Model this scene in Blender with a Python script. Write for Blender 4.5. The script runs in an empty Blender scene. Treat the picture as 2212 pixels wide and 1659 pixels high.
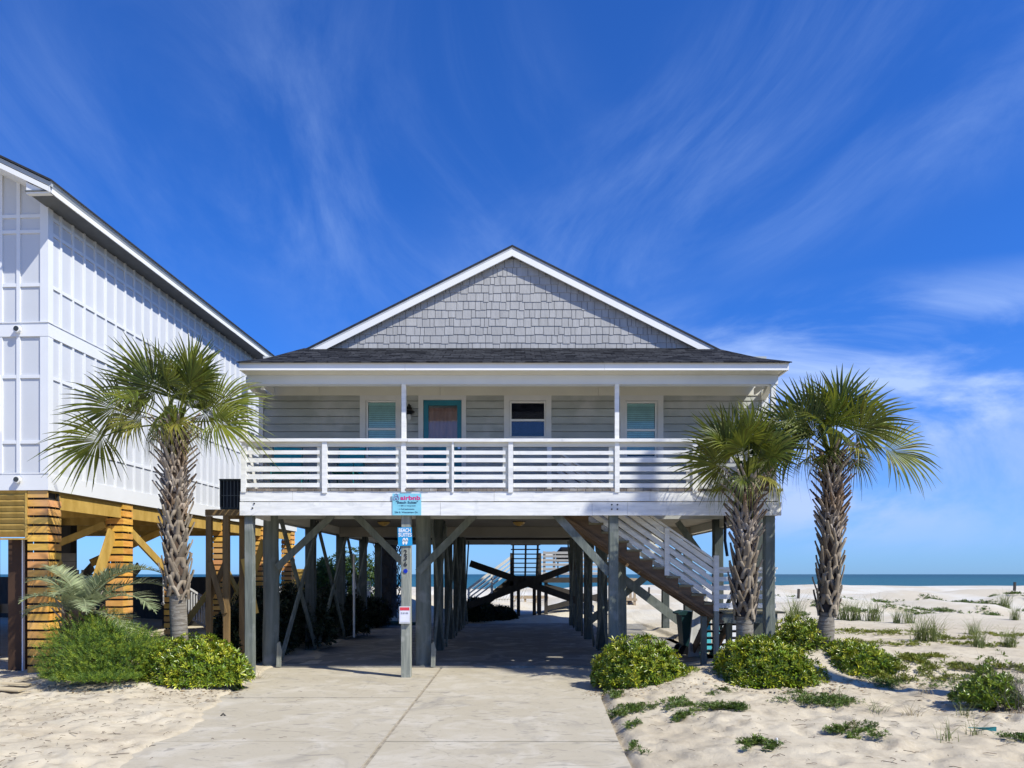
import bpy, math, random
import numpy as np
from mathutils import Vector, Matrix
random.seed(7); RNG=np.random.default_rng(11)
S=bpy.context.scene; COL=S.collection
# ---------------- camera, sun, sky, exposure ----------------
H=1.85                                   # eye height
cd=bpy.data.cameras.new('camera'); cam=bpy.data.objects.new('camera',cd); COL.objects.link(cam)
cam.location=(0,0,H); cam.rotation_euler=(math.radians(90),0,0)
cd.sensor_width=36; cd.lens=36*1600/2212; cd.shift_x=-6/2212; cd.shift_y=410.5/2212
cd.clip_end=20000; cd.clip_start=.1; S.camera=cam
AZ,EL=math.radians(55),math.radians(47)
ld=Vector((-math.sin(AZ)*math.cos(EL),math.cos(AZ)*math.cos(EL),-math.sin(EL)))   # direction the light travels
sl=bpy.data.lights.new('sun','SUN'); sl.energy=4.6; sl.angle=math.radians(.53); sl.color=(1,.965,.86)
sun=bpy.data.objects.new('sun',sl); COL.objects.link(sun); sun.rotation_euler=ld.to_track_quat('-Z','Y').to_euler(); sun.location=(8,-6,20)
W=bpy.data.worlds.new('World'); S.world=W; W.use_nodes=True; nt=W.node_tree; nt.nodes.clear()
def N(t,**k):
    n=nt.nodes.new(t)
    for a,b in k.items():
        if a[:2]=='i_': n.inputs[int(a[2:])].default_value=b
        else: setattr(n,a,b)
    return n
def Lk(a,b): nt.links.new(a,b)
sky=N('ShaderNodeTexSky'); sky.sky_type='NISHITA'; sky.sun_disc=False; sky.sun_elevation=EL
sky.sun_rotation=math.pi-AZ; sky.air_density=1.0; sky.dust_density=.25; sky.ozone_density=3.0
tint=N('ShaderNodeMix',data_type='RGBA',blend_type='MULTIPLY'); tint.inputs[0].default_value=1
tint.inputs[7].default_value=(.27,.76,1.66,1); Lk(sky.outputs[0],tint.inputs[6])
tc=N('ShaderNodeTexCoord'); sx=N('ShaderNodeSeparateXYZ'); Lk(tc.outputs['Generated'],sx.inputs[0])
def MA(op,a,b=None,c=None,clamp=False):
    n=N('ShaderNodeMath',operation=op); n.use_clamp=clamp
    for i,v in enumerate((a,b,c)):
        if v is None: continue
        if isinstance(v,(int,float)): n.inputs[i].default_value=v
        else: Lk(v,n.inputs[i])
    return n.outputs[0]
def cloud(ry,scl,sc,dist,lo,hi,off,det=6,ro=.55):
    mp=N('ShaderNodeMapping'); mp.vector_type='TEXTURE'; Lk(tc.outputs['Generated'],mp.inputs[0]); mp.inputs[1].default_value=off
    mp.inputs[2].default_value=(0,math.radians(ry),0); mp.inputs[3].default_value=scl
    no=N('ShaderNodeTexNoise'); Lk(mp.outputs[0],no.inputs['Vector']); no.inputs['Scale'].default_value=sc
    no.inputs['Detail'].default_value=det; no.inputs['Roughness'].default_value=ro; no.inputs['Distortion'].default_value=dist
    return rng(no.outputs[0],lo,hi)
def rng(v,lo,hi,o0=0,o1=1):
    mr=N('ShaderNodeMapRange'); mr.interpolation_type='SMOOTHSTEP'; Lk(v,mr.inputs[0])
    for i,x in enumerate((lo,hi,o0,o1)): mr.inputs[i+1].default_value=x
    return mr.outputs[0]
def blob(x,z,rx,rz,rot):      # soft elliptical patch of sky around one direction
    ca,sa=math.cos(math.radians(rot)),math.sin(math.radians(rot)); dx=MA('SUBTRACT',sx.outputs[0],x); dz=MA('SUBTRACT',sx.outputs[2],z)
    u=MA('DIVIDE',MA('ADD',MA('MULTIPLY',dx,ca),MA('MULTIPLY',dz,sa)),rx); w=MA('DIVIDE',MA('SUBTRACT',MA('MULTIPLY',dz,ca),MA('MULTIPLY',dx,sa)),rz)
    return rng(MA('ADD',MA('MULTIPLY',u,u),MA('MULTIPLY',w,w)),1,0)
c1=cloud(66,(1.7,1,.8),3.0,1.1,.36,.76,(.61,1.4,.9),8,.62); c2=cloud(-24,(1.8,1,.8),3.0,1.1,.38,.78,(7.3,2.2,.6),8,.62); c3=cloud(-6,(2.2,1,.62),3.2,1.3,.33,.62,(2.9,5.0,.1),8,.58)
veil=rng(cloud(0,(1,1,1),1.3,.5,.3,.7,(4,1,1),3),0,1,.35,1)
fac=MA('MULTIPLY',MA('MULTIPLY',c1,MA('ADD',blob(-.10,.42,.34,.26,-55),MA('MULTIPLY',blob(-.42,.52,.3,.25,0),.6))),.36)
fac=MA('ADD',fac,MA('MULTIPLY',MA('MULTIPLY',c2,MA('ADD',blob(.35,.50,.42,.16,14),MA('MULTIPLY',blob(.08,.33,.25,.12,-30),.8))),.34))
fac=MA('ADD',fac,MA('MULTIPLY',MA('MULTIPLY',c3,MA('ADD',blob(.45,.25,.40,.10,-5),blob(.50,.125,.38,.12,0))),1.0))
fac=MA('ADD',MA('MULTIPLY',fac,veil),rng(sx.outputs[2],.30,0,0,.22)); fac=MA('MINIMUM',fac,.85)
cm=N('ShaderNodeMix',data_type='RGBA'); Lk(fac,cm.inputs[0]); Lk(tint.outputs[2],cm.inputs[6]); cm.inputs[7].default_value=(4.6,6.5,10.4,1)
hz=N('ShaderNodeMix',data_type='RGBA',blend_type='MULTIPLY'); Lk(rng(sx.outputs[2],.42,.0),hz.inputs[0]); Lk(cm.outputs[2],hz.inputs[6]); hz.inputs[7].default_value=(1.10,.97,.97,1)
bg=N('ShaderNodeBackground'); Lk(hz.outputs[2],bg.inputs[0]); bg.inputs[1].default_value=.085
wo=N('ShaderNodeOutputWorld'); Lk(bg.outputs[0],wo.inputs[0])
S.view_settings.view_transform='Standard'; S.view_settings.look='None'; S.view_settings.gamma=1; S.view_settings.exposure=.38
S.render.engine='CYCLES'; S.cycles.max_bounces=6; S.cycles.transparent_max_bounces=8
# ---------------- helpers ----------------
def X(px,D): return (px-1112)*D/1600     # real-world metres from measurements taken off the photograph at depth D
def Z(py,D): return H+(1240-py)*D/1600
def mat(name,c1,c2=None,sc=5,st=(1,1,1),rough=.7,bump=0,bsc=None,isl=0,metal=0,det=5,lo=.35,hi=.65,spec=.4,emit=0,c3=None,sc3=1,lo3=.5,hi3=.7,trans=0,hue=0,bst=None):
    m=bpy.data.materials.new(name); m.use_nodes=True; t=m.node_tree; n=t.nodes; l=t.links
    b=n['Principled BSDF']; b.inputs['Roughness'].default_value=rough; b.inputs['Metallic'].default_value=metal
    b.inputs['Specular IOR Level'].default_value=spec
    tcn=n.new('ShaderNodeTexCoord'); mp=n.new('ShaderNodeMapping'); mp.inputs[3].default_value=st; l.new(tcn.outputs['Object'],mp.inputs[0])
    def noise(s,v=None,d=det):
        q=n.new('ShaderNodeTexNoise'); q.inputs['Scale'].default_value=s; q.inputs['Detail'].default_value=d; l.new(v or mp.outputs[0],q.inputs['Vector']); return q.outputs[0]
    def mr(v,a,c):
        q=n.new('ShaderNodeMapRange'); l.new(v,q.inputs[0]); q.inputs[1].default_value=a; q.inputs[2].default_value=c; return q.outputs[0]
    def mix(f,a,c):
        q=n.new('ShaderNodeMix'); q.data_type='RGBA'; l.new(f,q.inputs[0])
        for i,v in ((6,a),(7,c)):
            if isinstance(v,tuple): q.inputs[i].default_value=(*v,1)
            else: l.new(v,q.inputs[i])
        return q.outputs[2]
    if c2 is None: c2=tuple(x*.85 for x in c1)
    col=mix(mr(noise(sc),lo,hi),c1,c2)
    if c3: col=mix(mr(noise(sc3,tcn.outputs['Object']),lo3,hi3),col,c3)
    if isl or hue:
        g=n.new('ShaderNodeNewGeometry'); hs=n.new('ShaderNodeHueSaturation'); l.new(col,hs.inputs['Color'])
        q=n.new('ShaderNodeMapRange'); l.new(g.outputs['Random Per Island'],q.inputs[0]); q.inputs[3].default_value=1-isl; q.inputs[4].default_value=1+isl; l.new(q.outputs[0],hs.inputs['Value'])
        if hue:
            wn=n.new('ShaderNodeTexWhiteNoise'); wn.noise_dimensions='1D'; l.new(g.outputs['Random Per Island'],wn.inputs['W'])
            q=n.new('ShaderNodeMapRange'); l.new(wn.outputs[0],q.inputs[0]); q.inputs[3].default_value=.5-hue; q.inputs[4].default_value=.5+hue*.6; l.new(q.outputs[0],hs.inputs['Hue'])
        col=hs.outputs[0]
    l.new(col,b.inputs['Base Color'])
    if bump:
        bp=n.new('ShaderNodeBump'); bp.inputs['Strength'].default_value=bump; bp.inputs['Distance'].default_value=.02
        v=mp.outputs[0]
        if bst: m2=n.new('ShaderNodeMapping'); m2.inputs[3].default_value=bst; l.new(tcn.outputs['Object'],m2.inputs[0]); v=m2.outputs[0]
        l.new(noise(bsc or sc*3,v),bp.inputs['Height']); l.new(bp.outputs[0],b.inputs['Normal'])
    if emit: b.inputs['Emission Color'].default_value=(*c1,1); b.inputs['Emission Strength'].default_value=emit
    if trans:
        tr=n.new('ShaderNodeBsdfTranslucent'); l.new(col,tr.inputs[0]); ms=n.new('ShaderNodeMixShader'); ms.inputs[0].default_value=trans
        l.new(b.outputs[0],ms.inputs[1]); l.new(tr.outputs[0],ms.inputs[2]); l.new(ms.outputs[0],n['Material Output'].inputs[0])
    return m
def wloc(o):
    v=Vector((0,0,0))
    while o is not None: v+=o.location; o=o.parent
    return v
def mesh_obj(name,v,f,m,parent=None,local=False,smooth=False):
    me=bpy.data.meshes.new(name); v=np.asarray(v,dtype=float)
    if parent is not None and not local: v=v-np.array(wloc(parent))
    if isinstance(f,np.ndarray):
        k=f.shape[1]; me.vertices.add(len(v)); me.vertices.foreach_set('co',v.ravel().astype(np.float32))
        me.loops.add(f.size); me.loops.foreach_set('vertex_index',f.ravel().astype(np.int32))
        me.polygons.add(len(f)); me.polygons.foreach_set('loop_start',np.arange(0,f.size,k,dtype=np.int32))
        me.update(calc_edges=True); me.validate()
    else: me.from_pydata([tuple(p) for p in v],[],f); me.update()
    me.materials.append(m)
    if smooth: me.polygons.foreach_set('use_smooth',[True]*len(me.polygons))
    o=bpy.data.objects.new(name,me); COL.objects.link(o)
    if parent is not None: o.parent=parent
    return o
class MB:
    def __init__(s): s.v=[]; s.f=[]
    def add(s,v,f):
        b=len(s.v); s.v+= [tuple(p) for p in v]; s.f+=[tuple(i+b for i in q) for q in f]; return s
    def box(s,x0,x1,y0,y1,z0,z1):
        return s.add([(x,y,z) for x in (x0,x1) for y in (y0,y1) for z in (z0,z1)],[(0,1,3,2),(4,6,7,5),(0,4,5,1),(2,3,7,6),(0,2,6,4),(1,5,7,3)])
    def beam(s,a,b,w,h,up=(0,0,1),roll=0):
        a=Vector(a); b=Vector(b); d=(b-a).normalized(); u=Vector(up)
        if tuple(up) in ((0,1,0),(1,0,0)): w,h=h,w      # boards braced flat against a plane: h is the visible width
        r=d.cross(u)
        if r.length<1e-4: r=d.cross(Vector((0,1,0)))
        r.normalize(); u=r.cross(d)
        P=[c+r*(i*w/2)+u*(j*h/2) for c in (a,b) for i in (-1,1) for j in (-1,1)]
        return s.add(P,[(0,1,3,2),(4,6,7,5),(0,4,5,1),(2,3,7,6),(0,2,6,4),(1,5,7,3)])
    def tube(s,pts,rad,n=10,cap=True):
        pts=[Vector(p) for p in pts]; k=len(pts)
        if not isinstance(rad,(list,tuple)): rad=[rad]*k
        b=len(s.v); ref=Vector((0,1,0)) if abs((pts[-1]-pts[0]).normalized().y)<.8 else Vector((1,0,0))
        for i,p in enumerate(pts):
            d=(pts[min(i+1,k-1)]-pts[max(i-1,0)]).normalized(); r=d.cross(ref).normalized(); u=r.cross(d)
            for j in range(n):
                a=2*math.pi*j/n; s.v.append(tuple(p+(r*math.cos(a)+u*math.sin(a))*rad[i]))
        for i in range(k-1):
            for j in range(n):
                s.f.append((b+i*n+j,b+i*n+(j+1)%n,b+(i+1)*n+(j+1)%n,b+(i+1)*n+j))
        if cap: s.f.append(tuple(b+j for j in range(n))); s.f.append(tuple(b+(k-1)*n+j for j in reversed(range(n))))
        return s
    def prism(s,poly,y0,y1,ax='y'):
        k=len(poly)
        g=(lambda p,t:(p[0],t,p[1])) if ax=='y' else ((lambda p,t:(t,p[0],p[1])) if ax=='x' else (lambda p,t:(p[0],p[1],t)))
        return s.add([g(p,y0) for p in poly]+[g(p,y1) for p in poly],[tuple(range(k)),tuple(reversed(range(k,2*k)))]+[(i,(i+1)%k,k+(i+1)%k,k+i) for i in range(k)])
    def build(s,name,m,parent=None,local=False,smooth=False): return mesh_obj(name,s.v,s.f,m,parent,local,smooth)
def tag(o,label=None,cat=None,group=None,kind=None):
    for k,v in (('label',label),('category',cat),('group',group),('kind',kind)):
        if v: o[k]=v
    return o
def thing(name,loc,label,cat,group=None,rz=0):
    o=bpy.data.objects.new(name,None); o.empty_display_size=.2; COL.objects.link(o); o.location=loc; o.rotation_euler=(0,0,rz)
    return tag(o,label,cat,group)
def copy_tree(o,parent=None):
    c=o.copy(); COL.objects.link(c); c.parent=parent
    for ch in o.children: copy_tree(ch,c)
    return c
def text(txt,cx,cz,y,h,width,m,name,parent,ext=.002,bold=0):
    cu=bpy.data.curves.new(name,'FONT'); cu.body=txt; cu.extrude=ext; cu.offset=bold; cu.size=1; cu.align_x='CENTER'; cu.align_y='CENTER'
    o=bpy.data.objects.new(name,cu); COL.objects.link(o); dg=bpy.context.evaluated_depsgraph_get(); me=bpy.data.meshes.new_from_object(o.evaluated_get(dg))
    COL.objects.unlink(o); bpy.data.objects.remove(o)
    n=len(me.vertices); c=np.empty(n*3); me.vertices.foreach_get('co',c); c=c.reshape(-1,3)
    mn,mx=c.min(0),c.max(0); s=(mx-mn); c=c-(mn+mx)/2
    out=np.stack([c[:,0]*width/s[0]+cx,np.full(n,y)-c[:,2],c[:,1]*h/s[1]+cz],1)
    f=[tuple(p.vertices) for p in me.polygons]; return mesh_obj(name,out,f,m,parent)
def rot_basis(d,up=None,spin=None):
    """N random-spun bases whose third column is d (N,3)"""
    n=len(d); a=RNG.normal(size=(n,3)) if up is None else np.broadcast_to(up,(n,3)).copy()
    r=np.cross(a,d); r/=np.linalg.norm(r,axis=1)[:,None]+1e-9; u=np.cross(d,r); return np.stack([r,u,d],2)
def scatter(tv,tf,B,loc,scale):
    """template vertices instanced over bases B (N,3,3)"""
    n=len(loc); v=np.einsum('nij,kj->nki',B,tv)*np.asarray(scale).reshape(-1,1,1)+loc[:,None,:]
    f=(tf[None]+(np.arange(n)*len(tv))[:,None,None]).reshape(-1,tf.shape[1]); return v.reshape(-1,3),f
_lat=RNG.random((64,64))
def vn(x,y,s=1.0,o=0):
    x=np.asarray(x)*s+o*7.3; y=np.asarray(y)*s+o*3.1; i=np.floor(x).astype(int); j=np.floor(y).astype(int); fx=x-i; fy=y-j; fx=fx*fx*(3-2*fx); fy=fy*fy*(3-2*fy)
    g=lambda a,b:_lat[a%64,b%64]
    return (g(i,j)*(1-fx)+g(i+1,j)*fx)*(1-fy)+(g(i,j+1)*(1-fx)+g(i+1,j+1)*fx)*fy-.5
def sst(a,b,x): t=np.clip((np.asarray(x)-a)/(b-a),0,1); return t*t*(3-2*t)
# ---------------- materials ----------------
WHITE=mat('white_paint_weathered',(.83,.825,.79),(.69,.69,.665),3,(1,1,6),.6,.15,40,c3=(.50,.51,.50),sc3=5,lo3=.60,hi3=.82)
WHITEC=mat('white_paint_clean',(.83,.825,.79),(.78,.775,.745),2,rough=.5)
CREAM=mat('cream_painted_board',(.70,.68,.58),(.65,.63,.54),2,rough=.6)
SIDING=mat('grey_lap_siding',(.42,.44,.42),(.33,.35,.33),1.3,(1,1,3),.7,.1,30,isl=.04,c3=(.48,.49,.475),sc3=2.2,lo3=.5,hi3=.7)
SHAKE=mat('grey_shake',(.40,.395,.385),(.35,.345,.335),14,(1,1,.2),.8,.25,50,isl=.07)
TRIM=mat('pale_window_trim',(.68,.68,.66),(.62,.62,.60),3,rough=.6)
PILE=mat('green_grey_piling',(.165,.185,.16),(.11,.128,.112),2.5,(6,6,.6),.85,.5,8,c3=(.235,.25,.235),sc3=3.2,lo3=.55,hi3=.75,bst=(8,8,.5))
PILED=mat('dark_shaded_piling',(.085,.10,.09),(.05,.062,.056),2.5,(6,6,.6),.85,.5,8,c3=(.13,.14,.13),sc3=3.2,lo3=.55,hi3=.75,bst=(8,8,.5))  # PILE darkened for the inner rows: under-house shade put into the colour
PILEL=mat('weathered_pale_piling',(.30,.31,.26),(.20,.215,.185),3,(9,9,.5),.85,.6,8,c3=(.40,.40,.35),sc3=5,lo3=.55,hi3=.8,bst=(10,10,.6))
BROWN=mat('brown_stair_wood',(.185,.12,.07),(.115,.075,.045),3,(.6,4,4),.75,.3,20,isl=.12)
TREAD=mat('weathered_tread',(.24,.215,.13),(.15,.13,.08),4,(.8,6,4),.8,.3,20,isl=.15)
DARKW=mat('dark_timber',(.045,.042,.038),(.03,.028,.025),4,(3,3,.6),.8,.2)  # one very dark tone for rear, core and inner timbers
CEIL=mat('beige_underside_panel',(.33,.31,.26),(.28,.26,.215),1.5,rough=.7,isl=.04)
TEAL=mat('teal_door_paint',(.025,.20,.27),(.022,.17,.235),3,rough=.4)
ORNG=mat('orange_stained_cedar',(.80,.45,.085),(.62,.33,.05),2.2,(2,2,9),.6,.3,20,isl=.22,hue=.016,c3=(.66,.36,.16),sc3=1.1,lo3=.45,hi3=.7)
YEL=mat('yellow_treated_pine',(.52,.34,.085),(.40,.25,.05),2,(3,3,1),.7,.2,20,isl=.1)
LUMB=mat('new_treated_lumber',(.21,.135,.055),(.145,.09,.035),3,(4,4,.8),.75,.2,20,isl=.1)
BLACKM=mat('black_metal',(.012,.013,.015),rough=.35,metal=.3)
def shingle_mat():
    m=bpy.data.materials.new('asphalt_shingles'); m.use_nodes=True; t=m.node_tree; n=t.nodes; l=t.links; b=n['Principled BSDF']; b.inputs['Roughness'].default_value=1; b.inputs['Specular IOR Level'].default_value=.1
    tcn=n.new('ShaderNodeTexCoord'); sp=n.new('ShaderNodeSeparateXYZ'); l.new(tcn.outputs['Object'],sp.inputs[0]); cb=n.new('ShaderNodeCombineXYZ')
    l.new(sp.outputs[0],cb.inputs[0]); l.new(sp.outputs[1],cb.inputs[1])
    br=n.new('ShaderNodeTexBrick'); l.new(cb.outputs[0],br.inputs[0]); br.inputs['Scale'].default_value=1; br.inputs['Brick Width'].default_value=.19; br.inputs['Row Height'].default_value=.085
    br.inputs['Mortar Size'].default_value=.010; br.offset=.37; br.squash_frequency=3; br.squash=1.6; br.inputs['Bias'].default_value=-.1
    br.inputs[1].default_value=(.008,.009,.012,1); br.inputs[2].default_value=(.062,.065,.072,1); br.inputs[3].default_value=(.005,.005,.007,1)
    l.new(br.outputs[0],b.inputs['Base Color']); bp=n.new('ShaderNodeBump'); bp.inputs['Distance'].default_value=.01; bp.inputs['Strength'].default_value=.6; l.new(br.outputs[1],bp.inputs['Height']); bp.invert=True; l.new(bp.outputs[0],b.inputs['Normal'])
    return m
ROOF=shingle_mat()
ROOFP=mat('dark_roof_shingle',(.03,.032,.036),(.018,.02,.023),20,rough=.9)
def glass(name,tintc,refl=.5):
    m=bpy.data.materials.new(name); m.use_nodes=True; t=m.node_tree; n=t.nodes; l=t.links; n.remove(n['Principled BSDF'])
    tr=n.new('ShaderNodeBsdfTransparent'); tr.inputs[0].default_value=(*tintc,1); gl=n.new('ShaderNodeBsdfGlossy'); gl.inputs['Roughness'].default_value=.02
    nz=n.new('ShaderNodeTexNoise'); nz.inputs['Scale'].default_value=1.5; bp=n.new('ShaderNodeBump'); bp.inputs['Strength'].default_value=.05; l.new(nz.outputs[0],bp.inputs['Height']); l.new(bp.outputs[0],gl.inputs['Normal'])
    fr=n.new('ShaderNodeFresnel'); fr.inputs[0].default_value=1.5; mt=n.new('ShaderNodeMath'); mt.operation='ADD'; mt.inputs[1].default_value=refl; l.new(fr.outputs[0],mt.inputs[0])
    ms=n.new('ShaderNodeMixShader'); l.new(mt.outputs[0],ms.inputs[0]); l.new(tr.outputs[0],ms.inputs[1]); l.new(gl.outputs[0],ms.inputs[2]); l.new(ms.outputs[0],n['Material Output'].inputs[0]); return m
GLASS=glass('window_glass',(.86,.97,.97),-.01)
GLASSD=glass('dark_window_glass',(.92,.92,.92),.01)
BLIND=mat('pale_blind',(.80,.86,.84),rough=.6)
CURT=mat('pink_curtain',(.56,.37,.32),(.45,.30,.26),6,(4,1,.3),.8)
DARKIN=mat('dark_interior',(.012,.016,.035),rough=.8)
# ---------------- ground ----------------
def XL(y): return np.interp(y,[0,7,11.4,14.6],[-3.1,-3.62,-4.3,-4.75])
def XR(y): return np.interp(y,[0,7,11.4,13,14.6],[1.0,1.07,1.27,1.75,1.85])
def hgt(x,y):
    x=np.asarray(x,float); y=np.asarray(y,float)
    front=y<14.65
    ed=.26*vn(x,y,1.6,1)+.10*vn(x,y,5,2)+.05*vn(x,y,12,17)
    dl=np.where(front,XL(y)-x,(np.interp(y,[14.6,15.1,19,27],[-4.7,-3.8,-4.5,-4.8])-x)*.6)+ed; dr=np.where(front,x-XR(y),x-4.45)+ed*.6
    dist=np.maximum(dl,dr); db=np.where(y>27.4,y-27.4,-9); dist=np.maximum(dist,db)
    right=x>0
    h=-.07+.10*sst(-.02,.16,dist)+np.where(right,.10,.05)*sst(.1,1.6,dist)
    m=sst(0,.5,dist)
    h+=m*(.06*vn(x,y,1.1,3)+.05*vn(x,y,2.7,4)+.028*vn(x,y,5.5,5)+.014*vn(x,y,11,6))
    def g(cx,cy,sx,sy,a): return a*np.exp(-((x-cx)/sx)**2-((y-cy)/sy)**2)
    h+=m*(g(-5.6,12.2,1.1,.8,.22)+g(-4.75,13.1,.4,.7,.20)+g(-7.3,12.1,1.0,.7,.16)+g(2.6,12.2,.9,.7,.10)+g(4.1,12.2,1.2,.8,.24)+g(5.7,12.1,1.3,.7,.30)+g(3.9,10.3,.5,.18,.06))
    h+=sst(11.2,11.9,y+.14*x-.9+.25*vn(x,y,1.0,8))*sst(3.3,4.2,x)*.10            # little scarp on the right
    h+=sst(4.6,8,x)*sst(9,16,y)*.10
    h+=np.where(x<-4.65,1,0)*sst(15,20,y)*sst(0,1.0,dist)*.15
    d=sst(26,46,y+.6*vn(x,y,.12,9)*8); h+=sst(24,30,y)*(1-sst(40,47,y))*(.75*np.maximum(vn(x,y,.16,14),-.1)+.30*vn(x,y,.45,15)); h+=d*(.70+.22*vn(x,y,.22,10)+.16*vn(x,y,.6,11)+.05*vn(x,y,1.6,12))
    for q in ((X(1860,29),29,2.6,1.3,.42),(X(2010,31),31,1.5,1.2,.5),(X(2130,29.5),29.5,1.5,1.1,.45),(X(1790,33),33,1.6,1.4,.35),(X(2220,32),32,2,1.5,.5),(X(1930,36),36,3,2,.3),(X(1230,31.5),31.5,1.0,1.2,.55),(X(870,32),32,1.4,1.6,.7),(X(2080,25.5),25.5,1.5,.8,.2)): h+=g(*q)
    h-=sst(52,78,y)*4.6
    return h
FTR=np.random.default_rng(77); FT=[(FTR.uniform(-8,-3.2),FTR.uniform(6.6,11.2)) for _ in range(190)]+[(FTR.uniform(1.3,6.5),FTR.uniform(6.6,11.8)) for _ in range(210)]
def grid(a,b,st,g,lo,hi):
    c=list(np.arange(a,b,st)); s=st; p=b
    while p<hi: c.append(p); s*=g; p+=s
    c.append(hi); s=st; p=a-st
    while p>lo: c.insert(0,p); s*=g; p-=s
    c.insert(0,lo); return np.array(c)
gx=grid(-8.2,8.5,.05,1.09,-700,700); gy=grid(6.2,14.5,.05,1.045,-60,90)
GX,GY=np.meshgrid(gx,gy); GZ=hgt(GX,GY); nx,ny=len(gx),len(gy)
for (fx_,fy_) in FT:            # footprints and scuffs
    a=FTR.uniform(0,3.14); i0,i1=np.searchsorted(gx,[fx_-.35,fx_+.35]); j0,j1=np.searchsorted(gy,[fy_-.35,fy_+.35]); xx=GX[j0:j1,i0:i1]-fx_; yy=GY[j0:j1,i0:i1]-fy_
    if fx_>XL(fy_)-.2 and fx_<XR(fy_)+.2: continue
    u=xx*math.cos(a)+yy*math.sin(a); w=-xx*math.sin(a)+yy*math.cos(a); r2=(u/.15)**2+(w/.075)**2; s_=FTR.uniform(.012,.035); GZ[j0:j1,i0:i1]+=-s_*np.exp(-r2)+s_*.45*np.exp(-(np.sqrt(r2)-1.7)**2*4)
V=np.stack([GX.ravel(),GY.ravel(),GZ.ravel()],1); idx=np.arange(nx*ny).reshape(ny,nx)
Fq=np.stack([idx[:-1,:-1].ravel(),idx[:-1,1:].ravel(),idx[1:,1:].ravel(),idx[1:,:-1].ravel()],1)
def sand_mat():
    m=bpy.data.materials.new('dry_sand'); m.use_nodes=True; t=m.node_tree; n=t.nodes; l=t.links; b=n['Principled BSDF']; b.inputs['Roughness'].default_value=.95; b.inputs['Specular IOR Level'].default_value=.1
    tcn=n.new('ShaderNodeTexCoord')
    def no(s,d=6,r=.6,dist=0,st=None):
        q=n.new('ShaderNodeTexNoise'); q.inputs['Scale'].default_value=s; q.inputs['Detail'].default_value=d; q.inputs['Roughness'].default_value=r; q.inputs['Distortion'].default_value=dist
        v=tcn.outputs['Object']
        if st: mp=n.new('ShaderNodeMapping'); mp.inputs[3].default_value=st; l.new(v,mp.inputs[0]); v=mp.outputs[0]
        l.new(v,q.inputs['Vector']); return q.outputs[0]
    def mr(v,a,c,o0=0,o1=1):
        q=n.new('ShaderNodeMapRange'); l.new(v,q.inputs[0])
        for i,x in enumerate((a,c,o0,o1)): q.inputs[i+1].default_value=x
        return q.outputs[0]
    def mix(f,a,c):
        q=n.new('ShaderNodeMix'); q.data_type='RGBA'; l.new(f,q.inputs[0])
        for i,v in ((6,a),(7,c)):
            if isinstance(v,tuple): q.inputs[i].default_value=(*v,1)
            else: l.new(v,q.inputs[i])
        return q.outputs[2]
    c=mix(mr(no(.9),.35,.65),(.475,.405,.29),(.545,.48,.36))
    c=mix(mr(no(3.5,7,.65),.52,.74),c,(.36,.30,.21))
    c=mix(mr(no(1.3,6,.6,1.5,(.5,1.6,1)),.58,.72,0,.6),c,(.38,.31,.23))
    sp=n.new('ShaderNodeSeparateXYZ'); l.new(tcn.outputs['Object'],sp.inputs[0])
    far=mr(sp.outputs[1],20,34); c=mix(far,c,mix(mr(no(.35,6,.6),.38,.6),(.62,.595,.52),(.53,.47,.36)))
    c=mix(mr(no(38,3,.8),.66,.74,0,.75),c,(.16,.12,.085))       # bits of dark litter
    c=mix(mr(no(55,2,.8),.68,.73,0,.8),c,(.72,.68,.61))         # shell fragments
    l.new(c,b.inputs['Base Color'])
    bp=n.new('ShaderNodeBump'); bp.inputs['Strength'].default_value=.75; bp.inputs['Distance'].default_value=.03; l.new(no(9,9,.72),bp.inputs['Height']); l.new(bp.outputs[0],b.inputs['Normal'])
    return m
SAND=sand_mat(); tag(mesh_obj('ground',V,Fq,SAND,smooth=True),kind='structure')
# sea
m=bpy.data.materials.new('sea_water'); m.use_nodes=True; t=m.node_tree; n=t.nodes; l=t.links; b=n['Principled BSDF']
b.inputs['Roughness'].default_value=.35; b.inputs['IOR'].default_value=1.2; b.inputs['Specular IOR Level'].default_value=.25
tcn=n.new('ShaderNodeTexCoord'); sp=n.new('ShaderNodeSeparateXYZ'); l.new(tcn.outputs['Object'],sp.inputs[0])
q=n.new('ShaderNodeMapRange'); l.new(sp.outputs[1],q.inputs[0]); q.inputs[1].default_value=130; q.inputs[2].default_value=1400
mp=n.new('ShaderNodeMapping'); mp.inputs[3].default_value=(.05,.022,1); l.new(tcn.outputs['Object'],mp.inputs[0]); nz=n.new('ShaderNodeTexNoise'); nz.inputs['Scale'].default_value=1; nz.inputs['Detail'].default_value=8; nz.inputs['Roughness'].default_value=.7; l.new(mp.outputs[0],nz.inputs[0])
mx=n.new('ShaderNodeMix'); mx.data_type='RGBA'; l.new(q.outputs[0],mx.inputs[0]); mx.inputs[6].default_value=(.022,.135,.145,1); mx.inputs[7].default_value=(.010,.080,.100,1)
m2=n.new('ShaderNodeMix'); m2.data_type='RGBA'; m2.blend_type='MULTIPLY'; m2.inputs[0].default_value=.5; l.new(mx.outputs[2],m2.inputs[6]); l.new(nz.outputs[0],m2.inputs[7])
fo=n.new('ShaderNodeMapRange'); l.new(nz.outputs[0],fo.inputs[0]); fo.inputs[1].default_value=.72; fo.inputs[2].default_value=.78; fo.inputs[4].default_value=.5
m3=n.new('ShaderNodeMix'); m3.data_type='RGBA'; l.new(fo.outputs[0],m3.inputs[0]); l.new(m2.outputs[2],m3.inputs[6]); m3.inputs[7].default_value=(.6,.65,.65,1)
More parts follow.
